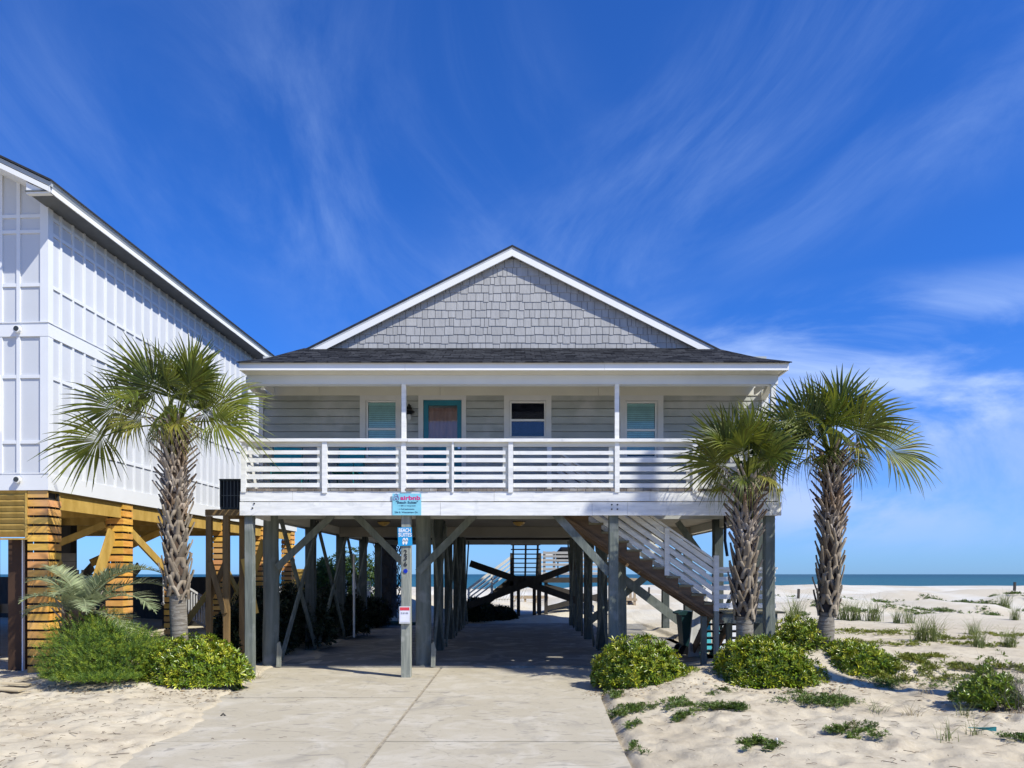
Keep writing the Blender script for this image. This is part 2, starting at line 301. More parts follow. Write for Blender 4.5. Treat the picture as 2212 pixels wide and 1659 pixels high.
l.new(m3.outputs[2],b.inputs['Base Color']); bp=n.new('ShaderNodeBump'); bp.inputs['Strength'].default_value=.6; bp.inputs['Distance'].default_value=2; l.new(nz.outputs[0],bp.inputs['Height']); l.new(bp.outputs[0],b.inputs['Normal'])
tag(mesh_obj('water',[(-9000,66,-3),(9000,66,-3),(9000,15000,-3),(-9000,15000,-3)],[(0,1,2,3)],m),kind='structure')
# concrete
def conc(name,a,bc,jt):
    m=bpy.data.materials.new(name); m.use_nodes=True; t=m.node_tree; n=t.nodes; l=t.links; b=n['Principled BSDF']; b.inputs['Roughness'].default_value=.85; b.inputs['Specular IOR Level'].default_value=.25
    tcn=n.new('ShaderNodeTexCoord')
    def no(s,d=6,r=.6,st=None,dist=0):
        q=n.new('ShaderNodeTexNoise'); q.inputs['Scale'].default_value=s; q.inputs['Detail'].default_value=d; q.inputs['Roughness'].default_value=r; q.inputs['Distortion'].default_value=dist
        v=tcn.outputs['Object']
        if st: mp=n.new('ShaderNodeMapping'); mp.inputs[3].default_value=st; l.new(v,mp.inputs[0]); v=mp.outputs[0]
        l.new(v,q.inputs['Vector']); return q.outputs[0]
    def mr(v,a,c,o0=0,o1=1):
        q=n.new('ShaderNodeMapRange'); l.new(v,q.inputs[0])
        for i,x in enumerate((a,c,o0,o1)): q.inputs[i+1].default_value=x
        return q.outputs[0]
    def mix(f,a,c):
        q=n.new('ShaderNodeMix'); q.data_type='RGBA'; l.new(f,q.inputs[0])
        for i,v in ((6,a),(7,c)):
            if isinstance(v,tuple): q.inputs[i].default_value=(*v,1)
            else: l.new(v,q.inputs[i])
        return q.outputs[2]
    c=mix(mr(no(.55,6),.35,.65),a,bc)
    c=mix(mr(no(1.5,7,.65,(1.1,1.1,1),.8),.48,.70,0,.55),c,(.60,.555,.47))
    c=mix(mr(no(1.0,5,.6,(1.1,.9,1),1.2),.56,.72,0,.6),c,(.235,.22,.195))
    c=mix(mr(no(2.2,3,.5,(.8,1.5,1),3.2),.60,.68,0,.55),c,(.20,.185,.16))     # tyre and scuff marks
    c=mix(mr(no(24,4,.7),.58,.75,0,.35),c,(.24,.21,.18))
    c=mix(mr(no(7,6,.75),.56,.70,0,.35),c,(.27,.24,.19))
    vo=n.new('ShaderNodeTexVoronoi'); vo.feature='DISTANCE_TO_EDGE'; vo.inputs['Scale'].default_value=.42; mpv=n.new('ShaderNodeVectorMath'); mpv.operation='ADD'; l.new(tcn.outputs['Object'],mpv.inputs[0]); nzz=n.new('ShaderNodeTexNoise'); nzz.inputs['Scale'].default_value=2.5; nzz.inputs['Detail'].default_value=5; l.new(tcn.outputs['Object'],nzz.inputs[0]); sc_=n.new('ShaderNodeVectorMath'); sc_.operation='SCALE'; sc_.inputs['Scale'].default_value=.35; l.new(nzz.outputs[1],sc_.inputs[0]); l.new(sc_.outputs[0],mpv.inputs[1]); l.new(mpv.outputs[0],vo.inputs['Vector'])
    c=mix(mr(vo.outputs['Distance'],.004,.001,0,.22),c,(.14,.125,.10))
    l.new(c,b.inputs['Base Color']); bp=n.new('ShaderNodeBump'); bp.inputs['Strength'].default_value=.25; bp.inputs['Distance'].default_value=.01; l.new(no(30,6,.7),bp.inputs['Height']); l.new(bp.outputs[0],b.inputs['Normal'])
    return m
CONC=conc('sun_bleached_concrete',(.41,.36,.265),(.455,.405,.31),1); SLAB=conc('shaded_concrete',(.19,.18,.155),(.24,.225,.19),1)  # SLAB: concrete darkened, the shade under the house is in its colour
JNT=mat('dark_joint_filler',(.20,.175,.135),(.34,.30,.235),8,rough=.95)
# driveway: separate poured panels with real open joints
mb=MB(); js=[-14,-6,2.2,5.3,8.17,11.06,14.62]
for i in range(len(js)-1):
    for (xa,xb) in ((-5.2,-1.475),(-1.425,2.2)):
        y0,y1=js[i]+.018,js[i+1]-.010
        if xa>-2: xr=lambda y: float(np.interp(y,[0,7,11.4,14.6],[1.02,1.09,1.3,1.95])); P=[(xa,y0),(xr(y0),y0),(xr(y1),y1),(xa,y1)]
        else: P=[(xa,y0),(xb,y0),(xb,y1),(xa,y1)]
        mb.prism(P,-.25,.0+.004*((i*3+(xa>-2))%2),'z')
dw=mb.build('driveway',CONC); tag(dw,kind='structure')
tag(MB().box(-5.2,1.0,-14,14.6,-.2,-.018).build('driveway_joint',JNT),kind='structure')
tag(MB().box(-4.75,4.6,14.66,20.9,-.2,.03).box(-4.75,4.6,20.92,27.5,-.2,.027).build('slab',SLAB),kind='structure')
tag(MB().box(-14,-8.9,3,11.0,-.2,.075).build('path',CONC),kind='structure')

# ---------------- the beach house ----------------
F=13.16; WY=14.75
house=thing('beach_house',(0,F,0),'grey and white single storey beach house on tall pilings with shingled gable','house')
def hp(mb,name,m,parent=None,**k): return mb.build(name,m,parent or house,**k)
# front fascia of the deck
mb=MB().box(-4.88,-3.95,F,F+.04,3.144,3.322).box(-3.946,-.37,F,F+.04,3.144,3.322).box(-.366,2.4,F,F+.04,3.146,3.322).box(2.404,4.70,F,F+.04,3.144,3.32)
hp(mb,'deck_band',WHITE)
mb=MB().box(-4.88,-1.32,F-.02,F+.04,2.892,3.127).box(-1.316,1.37,F-.02,F+.04,2.890,3.125).box(1.374,2.0,F-.022,F+.04,2.892,3.127).box(2.004,4.73,F-.02,F+.04,2.89,3.127)
band=hp(mb,'deck_skirt_board',WHITE)
mb=MB()
for (bx,bz) in ((-4.65,3.02),(-4.62,3.10),(1.72,3.08),(1.82,3.08),(1.72,3.00),(1.82,3.0),(4.5,2.98)): mb.tube([(bx,F-.034,bz),(bx,F-.018,bz)],.014,8)
hp(mb,'bolt',BLACKM,band)
hp(MB().box(4.69,4.73,F+.04,WY,2.9,3.32),'deck_side_band',WHITE); hp(MB().box(-4.88,-4.84,F+.04,WY,2.9,3.32),'deck_side_band',WHITE)
# decking boards run front to back, opening over the stair
mb=MB(); x=-4.87
DK=mat('mixed_weathered_decking',(.23,.19,.15),(.12,.10,.08),3,(3,.7,1),.85,.3,20,isl=.35,c3=(.32,.31,.28),sc3=2.5)
while x<4.72:
    w=.146; y0=F-.012-random.random()*.01
    if .85<x<3.5: mb.box(x,x+w-.009,y0,13.72,3.323,3.368)
    else: mb.box(x,x+w-.009,y0,WY+.02,3.323,3.368)
    x+=w
hp(mb,'deck_floor',DK)
# railing
PX=[(-4.815,.09,0),(-3.375,.088,0),(-1.975,.085,1),(-1.10,.035,0),(-.072,.084,0),(1.818,.084,1),(3.20,.088,0),(4.60,.09,1)]
sl_z=[(973.6,981.5),(989.7,998.8),(1007.4,1018),(1025,1035),(1043.4,1052.9)]
ztop=Z(948,F)
rail=hp(MB().box(-4.90,-1.9,F-.05,F+.10,Z(954.5,F),ztop).box(-1.895,4.67,F-.05,F+.10,Z(955,F),ztop-.002),'railing',WHITE)
hp(MB().box(-4.86,4.64,F+.01,F+.045,Z(964.5,F),Z(954.7,F)),'sub_rail',CREAM,rail)
xs=[p[0] for p in PX]
for i in range(len(xs)-1):
    a=xs[i]+PX[i][1]/2; b_=xs[i+1]-PX[i+1][1]/2; mb=MB()
    for (u,v) in sl_z:
        j=random.uniform(-.004,.004); mb.box(a+.004,b_-(.05 if i not in (4,) else .02),F+.0,F+.028,Z(v,F)+j,Z(u,F)+j+random.uniform(-.004,.004))
    hp(mb,'slat_panel',WHITE,rail)
    hp(MB().box(b_-.10,b_-.001,F+.03,F+.068,3.37,Z(965,F)),'nailer',CREAM,rail)
for (cx_,w,tall) in PX:
    if tall or cx_<-4.8: hp(MB().box(cx_-w/2,cx_+w/2,F-.02,F+.07,3.30,Z(964,F)).box(cx_-w/2+.004,cx_+w/2-.004,F-.0,F+.086,Z(964.4,F),5.225),'porch_post',WHITE)
    else: hp(MB().box(cx_-w/2,cx_+w/2,F-.025,F+.065,3.30-.02*(random.random()),Z(955.2,F) if w<.05 else Z(955,F)),'rail_post',WHITE,rail)
# side rails (left and right ends of the porch)
for sx_ in (-4.82,4.64):
    mb=MB().box(sx_-.06,sx_+.06,F+.1,WY-.02,ztop-.05,ztop-.005)
    for (u,v) in sl_z: mb.box(sx_-.015,sx_+.015,F+.1,WY-.03,Z(v,F),Z(u,F))
    hp(mb,'side_railing',WHITE)
# beam, soffit, ceiling, fascia
hp(MB().box(-4.76,4.68,F,F+.14,5.235,5.384).box(-4.76,4.68,F-.012,F+.15,5.222,5.2345),'porch_beam',mat('beam_paint',(.66,.70,.76),(.62,.66,.72),2,rough=.6))
for sx_,tx in ((-4.78,-5.0),(4.6,4.95)):
    hp(MB().beam((sx_,F+.15,5.31),(tx,WY,5.31+.09),.10,.17),'side_beam',CREAM)
hp(MB().box(-4.74,4.68,12.86,F-.001,5.385,5.40),'soffit',CREAM)
hp(MB().box(-4.7,4.6,F+.141,WY-.02,5.64,5.66),'porch_ceiling',CREAM)
mb=MB().box(-4.77,-1.9,12.81,12.858,5.377,5.505).box(-1.897,1.55,12.81,12.858,5.377,5.505).box(1.553,4.74,12.81,12.858,5.377,5.505)
hp(mb,'fascia',WHITEC); hp(MB().box(4.71,4.74,12.86,14.6,5.38,5.505).box(-4.77,-4.74,12.86,14.6,5.38,5.505),'side_fascia',WHITEC)
# porch roof (flared hip)
YG=14.78; ZG=6.358
prof=[(0,0),(.35,.10),(.7,.245),(1,.0)]
L=[(-4.80,12.765,5.512),(-4.54,13.55,5.80),(-4.21,YG,ZG)]; R=[(4.78,12.765,5.512),(4.50,13.55,5.80),(4.0,YG,ZG)]
v=[*L,*R,(-4.9,YG,5.6),(4.78,YG,5.6)]+[(p[0],p[1],p[2]-.02) for p in (L[0],R[0])]
f=[(0,3,4,1),(1,4,5,2),(3,7,5,4),(0,1,2,6),(8,9,3,0)]
hp(MB().add(v,f),'porch_roof',ROOF)
# main roof + gable
RX=-.05; ZR=8.36; SL=.502
def rz(x): return ZR-SL*abs(x-RX)
for s in (-1,1):
    xe=RX+s*5.15
    P=[(RX,ZR),(xe,rz(xe)),(xe,rz(xe)-.035),(RX,ZR-.035)]
    hp(MB().prism(P,14.64,27.6),'roof_slope',ROOFP)
    xe2=RX+s*5.05
    hp(MB().prism([(RX,ZR-.036),(xe2,rz(xe2)-.036),(xe2,rz(xe2)-.072),(RX,ZR-.072)],14.655,14.70),'drip_board',mat('grey_white_trim',(.55,.56,.56),rough=.5))
    hp(MB().prism([(RX,ZR-.073),(xe2,rz(xe2)-.073),(xe2,rz(xe2)-.208),(RX,ZR-.208)],14.66,14.70),'rake_board',WHITEC)
    hp(MB().prism([(RX,ZR-.08),(xe2,rz(xe2)-.08),(xe2,rz(xe2)-.11),(RX,ZR-.11)],14.701,14.80),'rake_soffit',CREAM)
hp(MB().prism([(-5.0,5.66),(4.95,5.66),(RX,ZR-.09)],14.80,14.84),'gable_wall',mat('dark_gable_sheathing',(.16,.17,.19),rough=.9))
mb=MB(); z0=ZG-.06; r=0; rowh=.1665
while z0<ZR-.25:
    zt=z0+rowh; x=-4.6+random.random()*.2
    while x<4.5:
        w=random.choice([.085,.11,.13,.15,.18,.22]); zb=z0-random.choice([0,0,.012,.022]); xo=max(abs(x-RX),abs(x+w-RX))
        top=min(zt+.005,ZR-SL*xo-.09)
        if top>zb+.02: mb.add([(x,14.777,zb+.004),(x+w-.009,14.777,zb+.004),(x+w-.009,14.788,top),(x,14.788,top),(x,14.799,zb),(x+w-.009,14.799,zb),(x+w-.009,14.799,top),(x,14.799,top)],[(0,1,2,3),(0,4,5,1),(0,3,7,4),(1,5,6,2),(3,2,6,7)])
        x+=w
    z0=zt; r+=1
hp(mb,'gable_shingles',SHAKE)
# main wall: lap siding around the openings
ox=lambda p:X(p,WY)
OPEN=[(ox(778),ox(867),Z(1001,WY),9),(ox(904),ox(1007),0,9),(ox(1088.6),ox(1191),Z(951,WY),9),(ox(1338.8),ox(1432.4),Z(1001,WY),9)]
mb=MB(); z0=3.30; rr=0
while z0<5.40:
    segs=[(-4.99,4.90)]
    for (a,b_,zb,_) in OPEN:
        if z0+.153>zb+.03:
            ns=[]
            for (p,q_) in segs:
                if b_<p or a>q_: ns.append((p,q_))
                else:
                    if a>p: ns.append((p,a))
                    if b_<q_: ns.append((b_,q_))
            segs=ns
    zt=min(z0+.153,5.41)
    for (p,q_) in segs:
        cut=[p]; c=p+random.uniform(1.2,3.4)
        while c<q_-.3: cut.append(c); c+=random.uniform(2,3.6)
        cut.append(q_)
        for a,b_ in zip(cut[:-1],cut[1:]):
            mb.add([(a,WY-.022,z0+.009),(b_-.002,WY-.022,z0+.009),(b_-.002,WY-.008,zt),(a,WY-.008,zt),(a,WY+.03,z0+.009),(b_-.002,WY+.03,z0+.009)],[(0,1,2,3),(0,4,5,1)])
    z0+=.153; rr+=1
hp(mb,'lap_siding',SIDING)
hp(MB().box(-5.03,5.03,WY+.055,WY+.075,2.95,6.2).box(-5.05,-5.03,WY-.03,27.3,2.93,5.75).box(5.03,5.05,WY-.03,27.3,2.93,5.75).box(-5.05,5.05,27.3,27.32,2.93,5.9),'wall',SIDING)
mb=MB(); cuts=[-5.0,ox(690),ox(951),ox(1292),4.93]
for a,b_ in zip(cuts[:-1],cuts[1:]): mb.box(a+.003,b_-.003,WY-.03,WY+.05,5.40,5.66)
hp(mb,'frieze_board',CREAM)
hp(MB().box(-5.09,-5.0,WY-.035,WY+.05,2.95,5.40),'corner_board',TRIM); hp(MB().box(4.905,5.03,WY-.035,WY+.05,2.95,5.40),'corner_board',TRIM)
def window(p0,p1,g0,g1,gt,gr,gb,tb,kind):
    x0,x1=ox(p0),ox(p1); a,b_=ox(g0),ox(g1); zt,zm,zb,zs=Z(gt,WY),Z(gr,WY),Z(gb,WY),Z(tb,WY); zh=5.399
    w=hp(MB().box(x0,x0+.11,WY-.04,WY+.05,zs,zh).box(x1-.11,x1,WY-.04,WY+.05,zs,zh).box(x0+.111,x1-.111,WY-.038,WY+.05,zh-.10,zh).box(x0+.111,x1-.111,WY-.045,WY+.05,zs,zs+.07),'window',TRIM)
    f0,f1=x0+.112,x1-.112
    hp(MB().box(f0,a-.03,WY-.015,WY+.05,zs+.072,zh-.102).box(b_+.03,f1,WY-.015,WY+.05,zs+.072,zh-.102).box(a-.03,b_+.03,WY-.012,WY+.05,zt+.03,zh-.102).box(a-.03,b_+.03,WY-.012,WY+.05,zs+.072,zb-.03),'frame',TRIM,w)
    hp(MB().box(a-.029,a,WY+.0,WY+.05,zb-.029,zt+.029).box(b_,b_+.029,WY,WY+.05,zb-.029,zt+.029).box(a,b_,WY+.002,WY+.05,zt,zt+.028).box(a,b_,WY+.002,WY+.05,zb-.028,zb).box(a,b_,WY-.004,WY+.05,zm-.02,zm+.02),'sash',WHITEC,w)
    hp(MB().box(a,b_,WY+.016,WY+.02,zb,zm-.021).box(a,b_,WY+.012,WY+.016,zm+.021,zt),'pane',GLASS if kind else GLASSD,w)
    if kind:
        mb=MB(); z=zt-.05
        mb.box(a+.005,b_-.005,WY+.03,WY+.05,zt-.05,zt-.005)
        while z>zb+.04: mb.beam((a+.006,WY+.04,z),(b_-.006,WY+.04,z),.034,.004,(0,-.97,.25)); z-=.038
        hp(mb,'blind',BLIND,w)
    else:
        hp(MB().box(a,b_,WY+.03,WY+.034,zm-.25,zm-.02),'curtain',mat('navy_curtain',(.03,.03,.075),(.02,.02,.05),3,(4,1,1)),w)
    hp(MB().box(a-.02,b_+.02,WY+.051,WY+.0545,zb-.02,zt+.02),'room_dark',DARKIN,w)
window(778,867,795,856.5,869,926.8,986,1001,1)
window(1088.6,1191,1105,1175.5,870.5,907.6,944,951,0)
window(1338.8,1432.4,1354.5,1415,871,929,986,1001,1)
# door
x0,x1=ox(904),ox(1007); a,b_=ox(914.8),ox(997)
door=hp(MB().box(a,a+.10,WY-.005,WY+.03,3.37,Z(864.7,WY)).box(b_-.085,b_,WY-.005,WY+.03,3.37,Z(864.7,WY)).box(a+.10,b_-.085,WY-.004,WY+.03,Z(876,WY),Z(864.7,WY)).box(a+.10,b_-.085,WY-.004,WY+.03,3.37,4.44),'door',TEAL)
hp(MB().box(x0,a-.003,WY-.04,WY+.05,3.37,5.399).box(b_+.003,x1,WY-.04,WY+.05,3.37,5.399).box(a-.002,b_+.002,WY-.038,WY+.05,Z(864.7,WY)+.003,5.399),'door_frame',TRIM)
hp(MB().box(a+.10,b_-.085,WY+.006,WY+.01,4.44,Z(876,WY)),'pane',GLASSD,door)
mb=MB(); k=26
for i in range(k):
    u0=a+.10+(b_-a-.185)*i/k; u1=a+.10+(b_-a-.185)*(i+1)/k; y0=WY+.02+.008*math.sin(i*1.3); y1=WY+.02+.008*math.sin((i+1)*1.3)
    mb.add([(u0,y0,4.44),(u1,y1,4.44),(u1,y1,5.16),(u0,y0,5.16)],[(0,1,2,3)])
hp(mb,'curtain',CURT,door)
hp(MB().tube([(b_-.045,WY-.07,4.355),(b_-.045,WY-.01,4.355)],.03,12).tube([(b_-.045,WY-.02,4.48),(b_-.045,WY-.004,4.48)],.028,12),'handle',mat('brushed_steel',(.5,.5,.5),rough=.3,metal=1),door)
# wall lantern
lx=ox(885.5)
lan=thing('wall_lantern',(lx,WY-.03,Z(890,WY)),'black coach lantern with pale glass beside the teal front door','lantern')
mb=MB().tube([(lx,WY-.025,Z(882,WY)),(lx,WY-.10,Z(880,WY)),(lx,WY-.13,Z(884,WY))],.012,8).tube([(lx,WY-.13,Z(875,WY)),(lx,WY-.13,Z(880,WY)),(lx,WY-.13,Z(883,WY)),(lx,WY-.13,Z(888,WY)),(lx,WY-.13,Z(892,WY)),(lx,WY-.13,Z(893,WY)),(lx,WY-.13,Z(899,WY))],[.008,.03,.055,.07,.115,.12,.045],14).box(lx-.03,lx+.03,WY-.03,WY-.02,Z(892,WY),Z(876,WY))
mb.build('shade',BLACKM,lan); MB().tube([(lx,WY-.13,Z(899,WY)),(lx,WY-.13,Z(906,WY)),(lx,WY-.13,Z(911,WY))],[.04,.045,.012],12).build('globe',mat('frosted_glass',(.55,.55,.52),rough=.3),lan,smooth=True)
# camera on the beam
cmx=ox(576)
c_=thing('security_camera',(-4.62,F+.5,5.43),'small white camera under the left corner of the porch roof','camera')
MB().beam((-4.60,F+.30,5.20),(-4.56,F+.27,5.32),.05,.05).build('body',WHITEC,c_); MB().beam((-4.58,F+.30,5.31),(-4.66,F+.42,5.40),.02,.02).build('bracket',BLACKM,c_)
# underside
mb=MB()
for i in range(5):
    for j in range(4): xa=-5.0+i*2.0; ya=14.76+j*3.14; mb.box(xa+.003,xa+1.997,ya+.003,ya+3.137,3.15,3.17)
mb.box(-4.84,.84,13.21,14.755,3.151,3.17).box(.842,4.69,13.21,13.70,3.151,3.17).box(3.5,4.69,13.702,14.755,3.151,3.17)
under=hp(mb,'underside_panel',CEIL)
hp(MB().box(-5.0,-4.86,14.8,27.25,2.96,3.149),'rim_beam',CREAM); hp(MB().box(4.86,5.0,14.8,27.25,2.96,3.149),'rim_beam',CREAM)
hp(MB().box(-4.85,4.85,20.5,20.64,2.885,3.149),'cross_beam',CEIL); hp(MB().box(-4.85,4.85,26.5,26.7,3.075,3.149),'rear_beam',DARKW)
# pilings
def sq_post(x,y,w,z0,z1,m=PILE,name='piling'):
    mb=MB(); k=6; c=.012
    ring=[(-1,-1+c*8),(-1+c*8,-1),(1-c*8,-1),(1,-1+c*8),(1,1-c*8),(1-c*8,1),(-1+c*8,1),(-1,1-c*8)]
    for i in range(k+1):
        z=z0+(z1-z0)*i/k; dx=random.uniform(-.004,.004); dy=random.uniform(-.003,.003); ww=w/2*(1+random.uniform(-.02,.02))
        for (a,b2) in ring: mb.v.append((x+dx+a*ww,y+dy+b2*ww,z))
    for i in range(k):
        for j in range(8): mb.f.append((i*8+j,i*8+(j+1)%8,(i+1)*8+(j+1)%8,(i+1)*8+j))
    mb.f.append(tuple(reversed(range(8)))); mb.f.append(tuple(k*8+j for j in range(8)))
    return hp(mb,name,m)
def rd_post(x,y,r,z0,z1,m=PILE):
    k=5; pts=[(x+random.uniform(-.01,.01),y,z0+(z1-z0)*i/k) for i in range(k+1)]
    return hp(MB().tube(pts,[r*(1.04-.08*i/k) for i in range(k+1)],20),'piling',m,smooth=True)
FP=F+.135
for (x,m,w) in ((-4.75,PILE,.15),(-1.945,PILEL,.17),(1.768,PILE,.165),(4.56,PILE,.17)): sq_post(x,FP,w,-.1,3.14 if x!=1.768 else 3.0,m)
ROWY=[14.83,17.7,20.75,23.7,26.4]
for cxp in (-4.88,-1.83,2.08,4.84):
    for i,y in enumerate(ROWY):
        if cxp>4 and i==4: continue
        if i==0 and cxp<4.5: rd_post(cxp,y,.155,-.1,3.10)
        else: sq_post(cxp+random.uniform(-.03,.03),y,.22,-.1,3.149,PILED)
def brace(a,b_,w=.04,h=.14,m=PILE,up=(0,0,1)): return hp(MB().beam(a,b_,w,h,up),'brace',m)
for cxp in (-4.88,-1.83,2.08):
    for i in range(3 if cxp<-4 else 4):
        o=.14 if cxp<0 else -.14
        brace((cxp+o,ROWY[i]+.08,3.08),(cxp+o,ROWY[i+1]-.08,.12)); brace((cxp+o*1.35,ROWY[i]+.05,.15),(cxp+o*1.35,ROWY[i+1]-.05,2.98))
YB=14.66
brace((X(598,YB),YB,Z(1226,YB)),(X(719,YB),YB,Z(1112,YB)),.04,.13,up=(0,1,0)); brace((X(768,YB),YB,Z(1112,YB)),(X(880,YB),YB+.02,Z(1226,YB)),.04,.13,up=(0,1,0))
brace((X(903,YB),YB-.02,Z(1236,YB)),(X(1026,YB),YB-.02,Z(1112,YB)),.04,.14,up=(0,1,0))
brace((X(1200,F+.25),F+.25,Z(1110,F+.25)),(X(1318,F+.1),F+.12,Z(1240,F+.1)),.045,.14,up=(0,1,0))
brace((X(1016,26.5),26.3,Z(1217,26.5)),(X(1254,26.5),26.3,Z(1300,26.5)),.05,.24,DARKW,(0,1,0)); brace((X(1254,26.5),26.24,Z(1217,26.5)),(X(1012,26.5),26.24,Z(1308,26.5)),.05,.24,DARKW,(0,1,0))
# braces on the right-hand side
brace((2.1,20.6,2.4),(4.84,20.6,.35),.05,.24,up=(0,1,0)); brace((2.1,20.66,.55),(4.84,20.66,2.7),.05,.2,up=(0,1,0))
brace((4.7,17.75,2.0),(3.9,17.75,3.1),.05,.14,up=(0,1,0)); brace((4.84,14.9,2.6),(4.84,17.6,.6))
for (x,y) in ((-4.66,14.62),(-1.62,14.62)):                      # short blocks bolted at the pile feet
    hp(MB().prism([(x-.03,0.02),(x+.05,.02),(x+.07,.35),(x+.03,.52),(x-.02,.48)],y-.05,y+.0),'pile_block',PILEL)
# ceiling lamps
LAMP=mat('amber_lamp_glass',(.55,.37,.12),(.5,.33,.1),3,rough=.25)
for i,(px_,lab) in enumerate(((829,'amber dome ceiling lamp under the house left of the numbered post'),(1121,'amber dome ceiling lamp near the centre of the house underside'))):
    y=18.3; x=X(px_,y); d=thing('ceiling_lamp',(x,y,3.15),lab,'lamp','dome lamps under the house')
    MB().tube([(x,y,3.149),(x,y,3.11),(x,y,3.065),(x,y,3.035)],[.155,.15,.11,.03],18).build('shade',LAMP,d,smooth=True); MB().tube([(x,y,3.1495),(x,y,3.13)],.165,18).build('ring',BLACKM,d)
# drain pipe
hp(MB().tube([(-4.45,20.5,.1),(-4.45,20.5,2.4)],.03,10),'drain_pipe',WHITEC)
hp(MB().tube([(4.15,14.6,3.1),(4.13,14.55,2.5),(4.16,14.5,2.2)],.03,8),'cable_conduit',BLACKM)
# ---------------- front stair ----------------
YS0,YS1=13.86,14.66; run=.24; rise=.1665; XT=3.78; ZL=1.145
stair=hp(MB().box(.80,.885,YS0+.05,YS1-.05,3.05,3.32),'stair',BROWN)
for ys in (YS0,YS1-.04):
    xl=XT-run*12
    mb=MB()
    # sawtooth stringer made of a sloping plank with triangular teeth
    a=Vector((XT+.08,ys+.02,ZL-.12)); b2=Vector((xl-.02,ys+.02,3.11-.12)); mb.beam(a,b2,.04,.20)
    for k in range(12):
        xr_=XT-run*k; zt=ZL+rise*(k+1)-.04
        mb.prism([(xr_,zt),(xr_,zt-rise-.04),(xr_-run,zt-.02),(xr_-run,zt)],ys+.001,ys+.039)
    hp(mb,'stringer',BROWN,stair)
for ys in (YS0-.02,): hp(MB().beam((XT+.12,ys,ZL-.20),(xl,ys,2.93),.03,.05),'stringer_edge',BROWN,stair)
for k in range(12):
    xr_=XT-run*k; zt=ZL+rise*(k+1); hp(MB().box(xr_-run-.0,xr_+.035,YS0-.03,YS1+.03,zt-.038,zt),'tread',TREAD,stair)
def stair_rail(ys,nm):
    sl_=rise/run; a=(XT-.02,ZL+.78+.17); b2=(.85,ZL+.78+.17+(XT-.87)*sl_)
    r=hp(MB().beam((a[0],ys,a[1]),(b2[0],ys,b2[1]),.10,.035),nm,WHITE,stair)
    mb=MB().beam((a[0],ys+.02,a[1]-.09),(b2[0],ys+.02,b2[1]-.09),.03,.09)
    for k in range(4): o=.23+.165*k; mb.beam((a[0],ys,a[1]-o),(b2[0],ys,b2[1]-o),.025,.085)
    hp(mb,'rail_slats',WHITE,stair)
stair_rail(YS0+.02,'handrail'); stair_rail(YS1-.02,'handrail')
hp(MB().box(X(1435,13.85),X(1445,13.85),YS0-.06,YS0-.012,Z(1243,13.85),Z(1141,13.85)),'rail_post',WHITE,stair)
hp(MB().box(X(1181,14.0),X(1190.5,14.0),YS0-.05,YS0+.03,3.0,4.28),'newel_post',WHITEC,stair)
np_=hp(MB().box(X(1538,13.95),X(1548,13.95),13.78,13.86,1.16,Z(1200,13.8)),'newel_post',WHITE,stair)
hp(MB().box(X(1538,13.95),X(1548,13.95),13.78,13.86,-.1,1.158),'landing_post',PILEL,stair)
# landing
mb=MB(); x=3.79
while x<4.95: mb.box(x,x+.138,13.86,14.95,1.11,1.145); x+=.142
hp(mb,'landing_deck',TREAD,stair)
hp(MB().box(3.82,4.93,13.90,13.94,.93,1.108),'landing_joist',PILE,stair); hp(MB().box(3.82,4.93,14.88,14.92,.93,1.108),'landing_joist',PILE,stair)
mb=MB().box(3.80,4.90,13.80,13.92,Z(1230,13.85),Z(1225,13.85)).box(3.82,4.88,13.85,13.88,Z(1238,13.85),Z(1230.3,13.85))
for (u,v) in ((1246,1256),(1265,1275),(1284,1294),(1303,1313)): mb.box(3.82,4.88,13.85,13.875,Z(v,13.85),Z(u,13.85))
hp(mb,'landing_railing',WHITE,stair)
for k in range(1,8): hp(MB().box(3.95,4.85,14.9+.25*k,14.9+.25*k+.27,1.11-.165*k,1.145-.165*k),'lower_tread',DARKW,stair)
for x in (3.93,4.40,4.86): hp(MB().beam((x,14.95,1.02),(x,16.75,-.10),.04,.2),'lower_stringer',BROWN,stair)
hp(MB().box(3.52,3.62,13.95,14.05,0,1.05),'landing_leg',PILE,stair); hp(MB().box(4.25,4.36,14.84,14.93,0,1.1),'landing_leg',PILE,stair)
# ---------------- signs on the house ----------------
SG=F-.022
sx0,sx1,sz0,sz1=X(848,SG),X(910,SG),Z(1113,SG),Z(1066.3,SG)
LB=mat('light_blue_sign_face',(.24,.60,.72),rough=.35); NAVY=mat('navy_lettering',(.015,.05,.10),rough=.4); PINK=mat('magenta_lettering',(.62,.04,.20),rough=.4)
sg=thing('rental_sign',((sx0+sx1)/2,SG-.01,sz0),'light blue rental sign with pink lettering on the white deck board','sign')
MB().box(sx0,sx1,SG-.012,SG-.002,sz0,sz1).build('board',LB,sg)
ty=SG-.0135; cxs=(sx0+sx1)/2; sw=sx1-sx0; sh=sz1-sz0
fx=lambda zx: sx0+(zx-195)/(782-195)*sw; fz=lambda zy: sz1-(zy-150)/(590-150)*sh
text('airbnb',fx(560),fz(237),ty,fz(193)-fz(280),fx(762)-fx(352),PINK,'lettering',sg,bold=.03)
text('"Beach Suites"',fx(490),fz(328),ty,fz(300)-fz(354),fx(715)-fx(265),NAVY,'lettering',sg,bold=.012)
text('\u2022 4 BR w/ king beds',fx(490),fz(400),ty,.022,fx(672)-fx(310),NAVY,'lettering',sg)
text('\u2022 4 Full bathrooms',fx(474),fz(466),ty,.020,fx(640)-fx(305),NAVY,'lettering',sg)
text('236 S. Waccamaw Dr.',fx(480),fz(530),ty,.028,fx(722)-fx(238),NAVY,'lettering',sg,bold=.008)
lp=[]; 
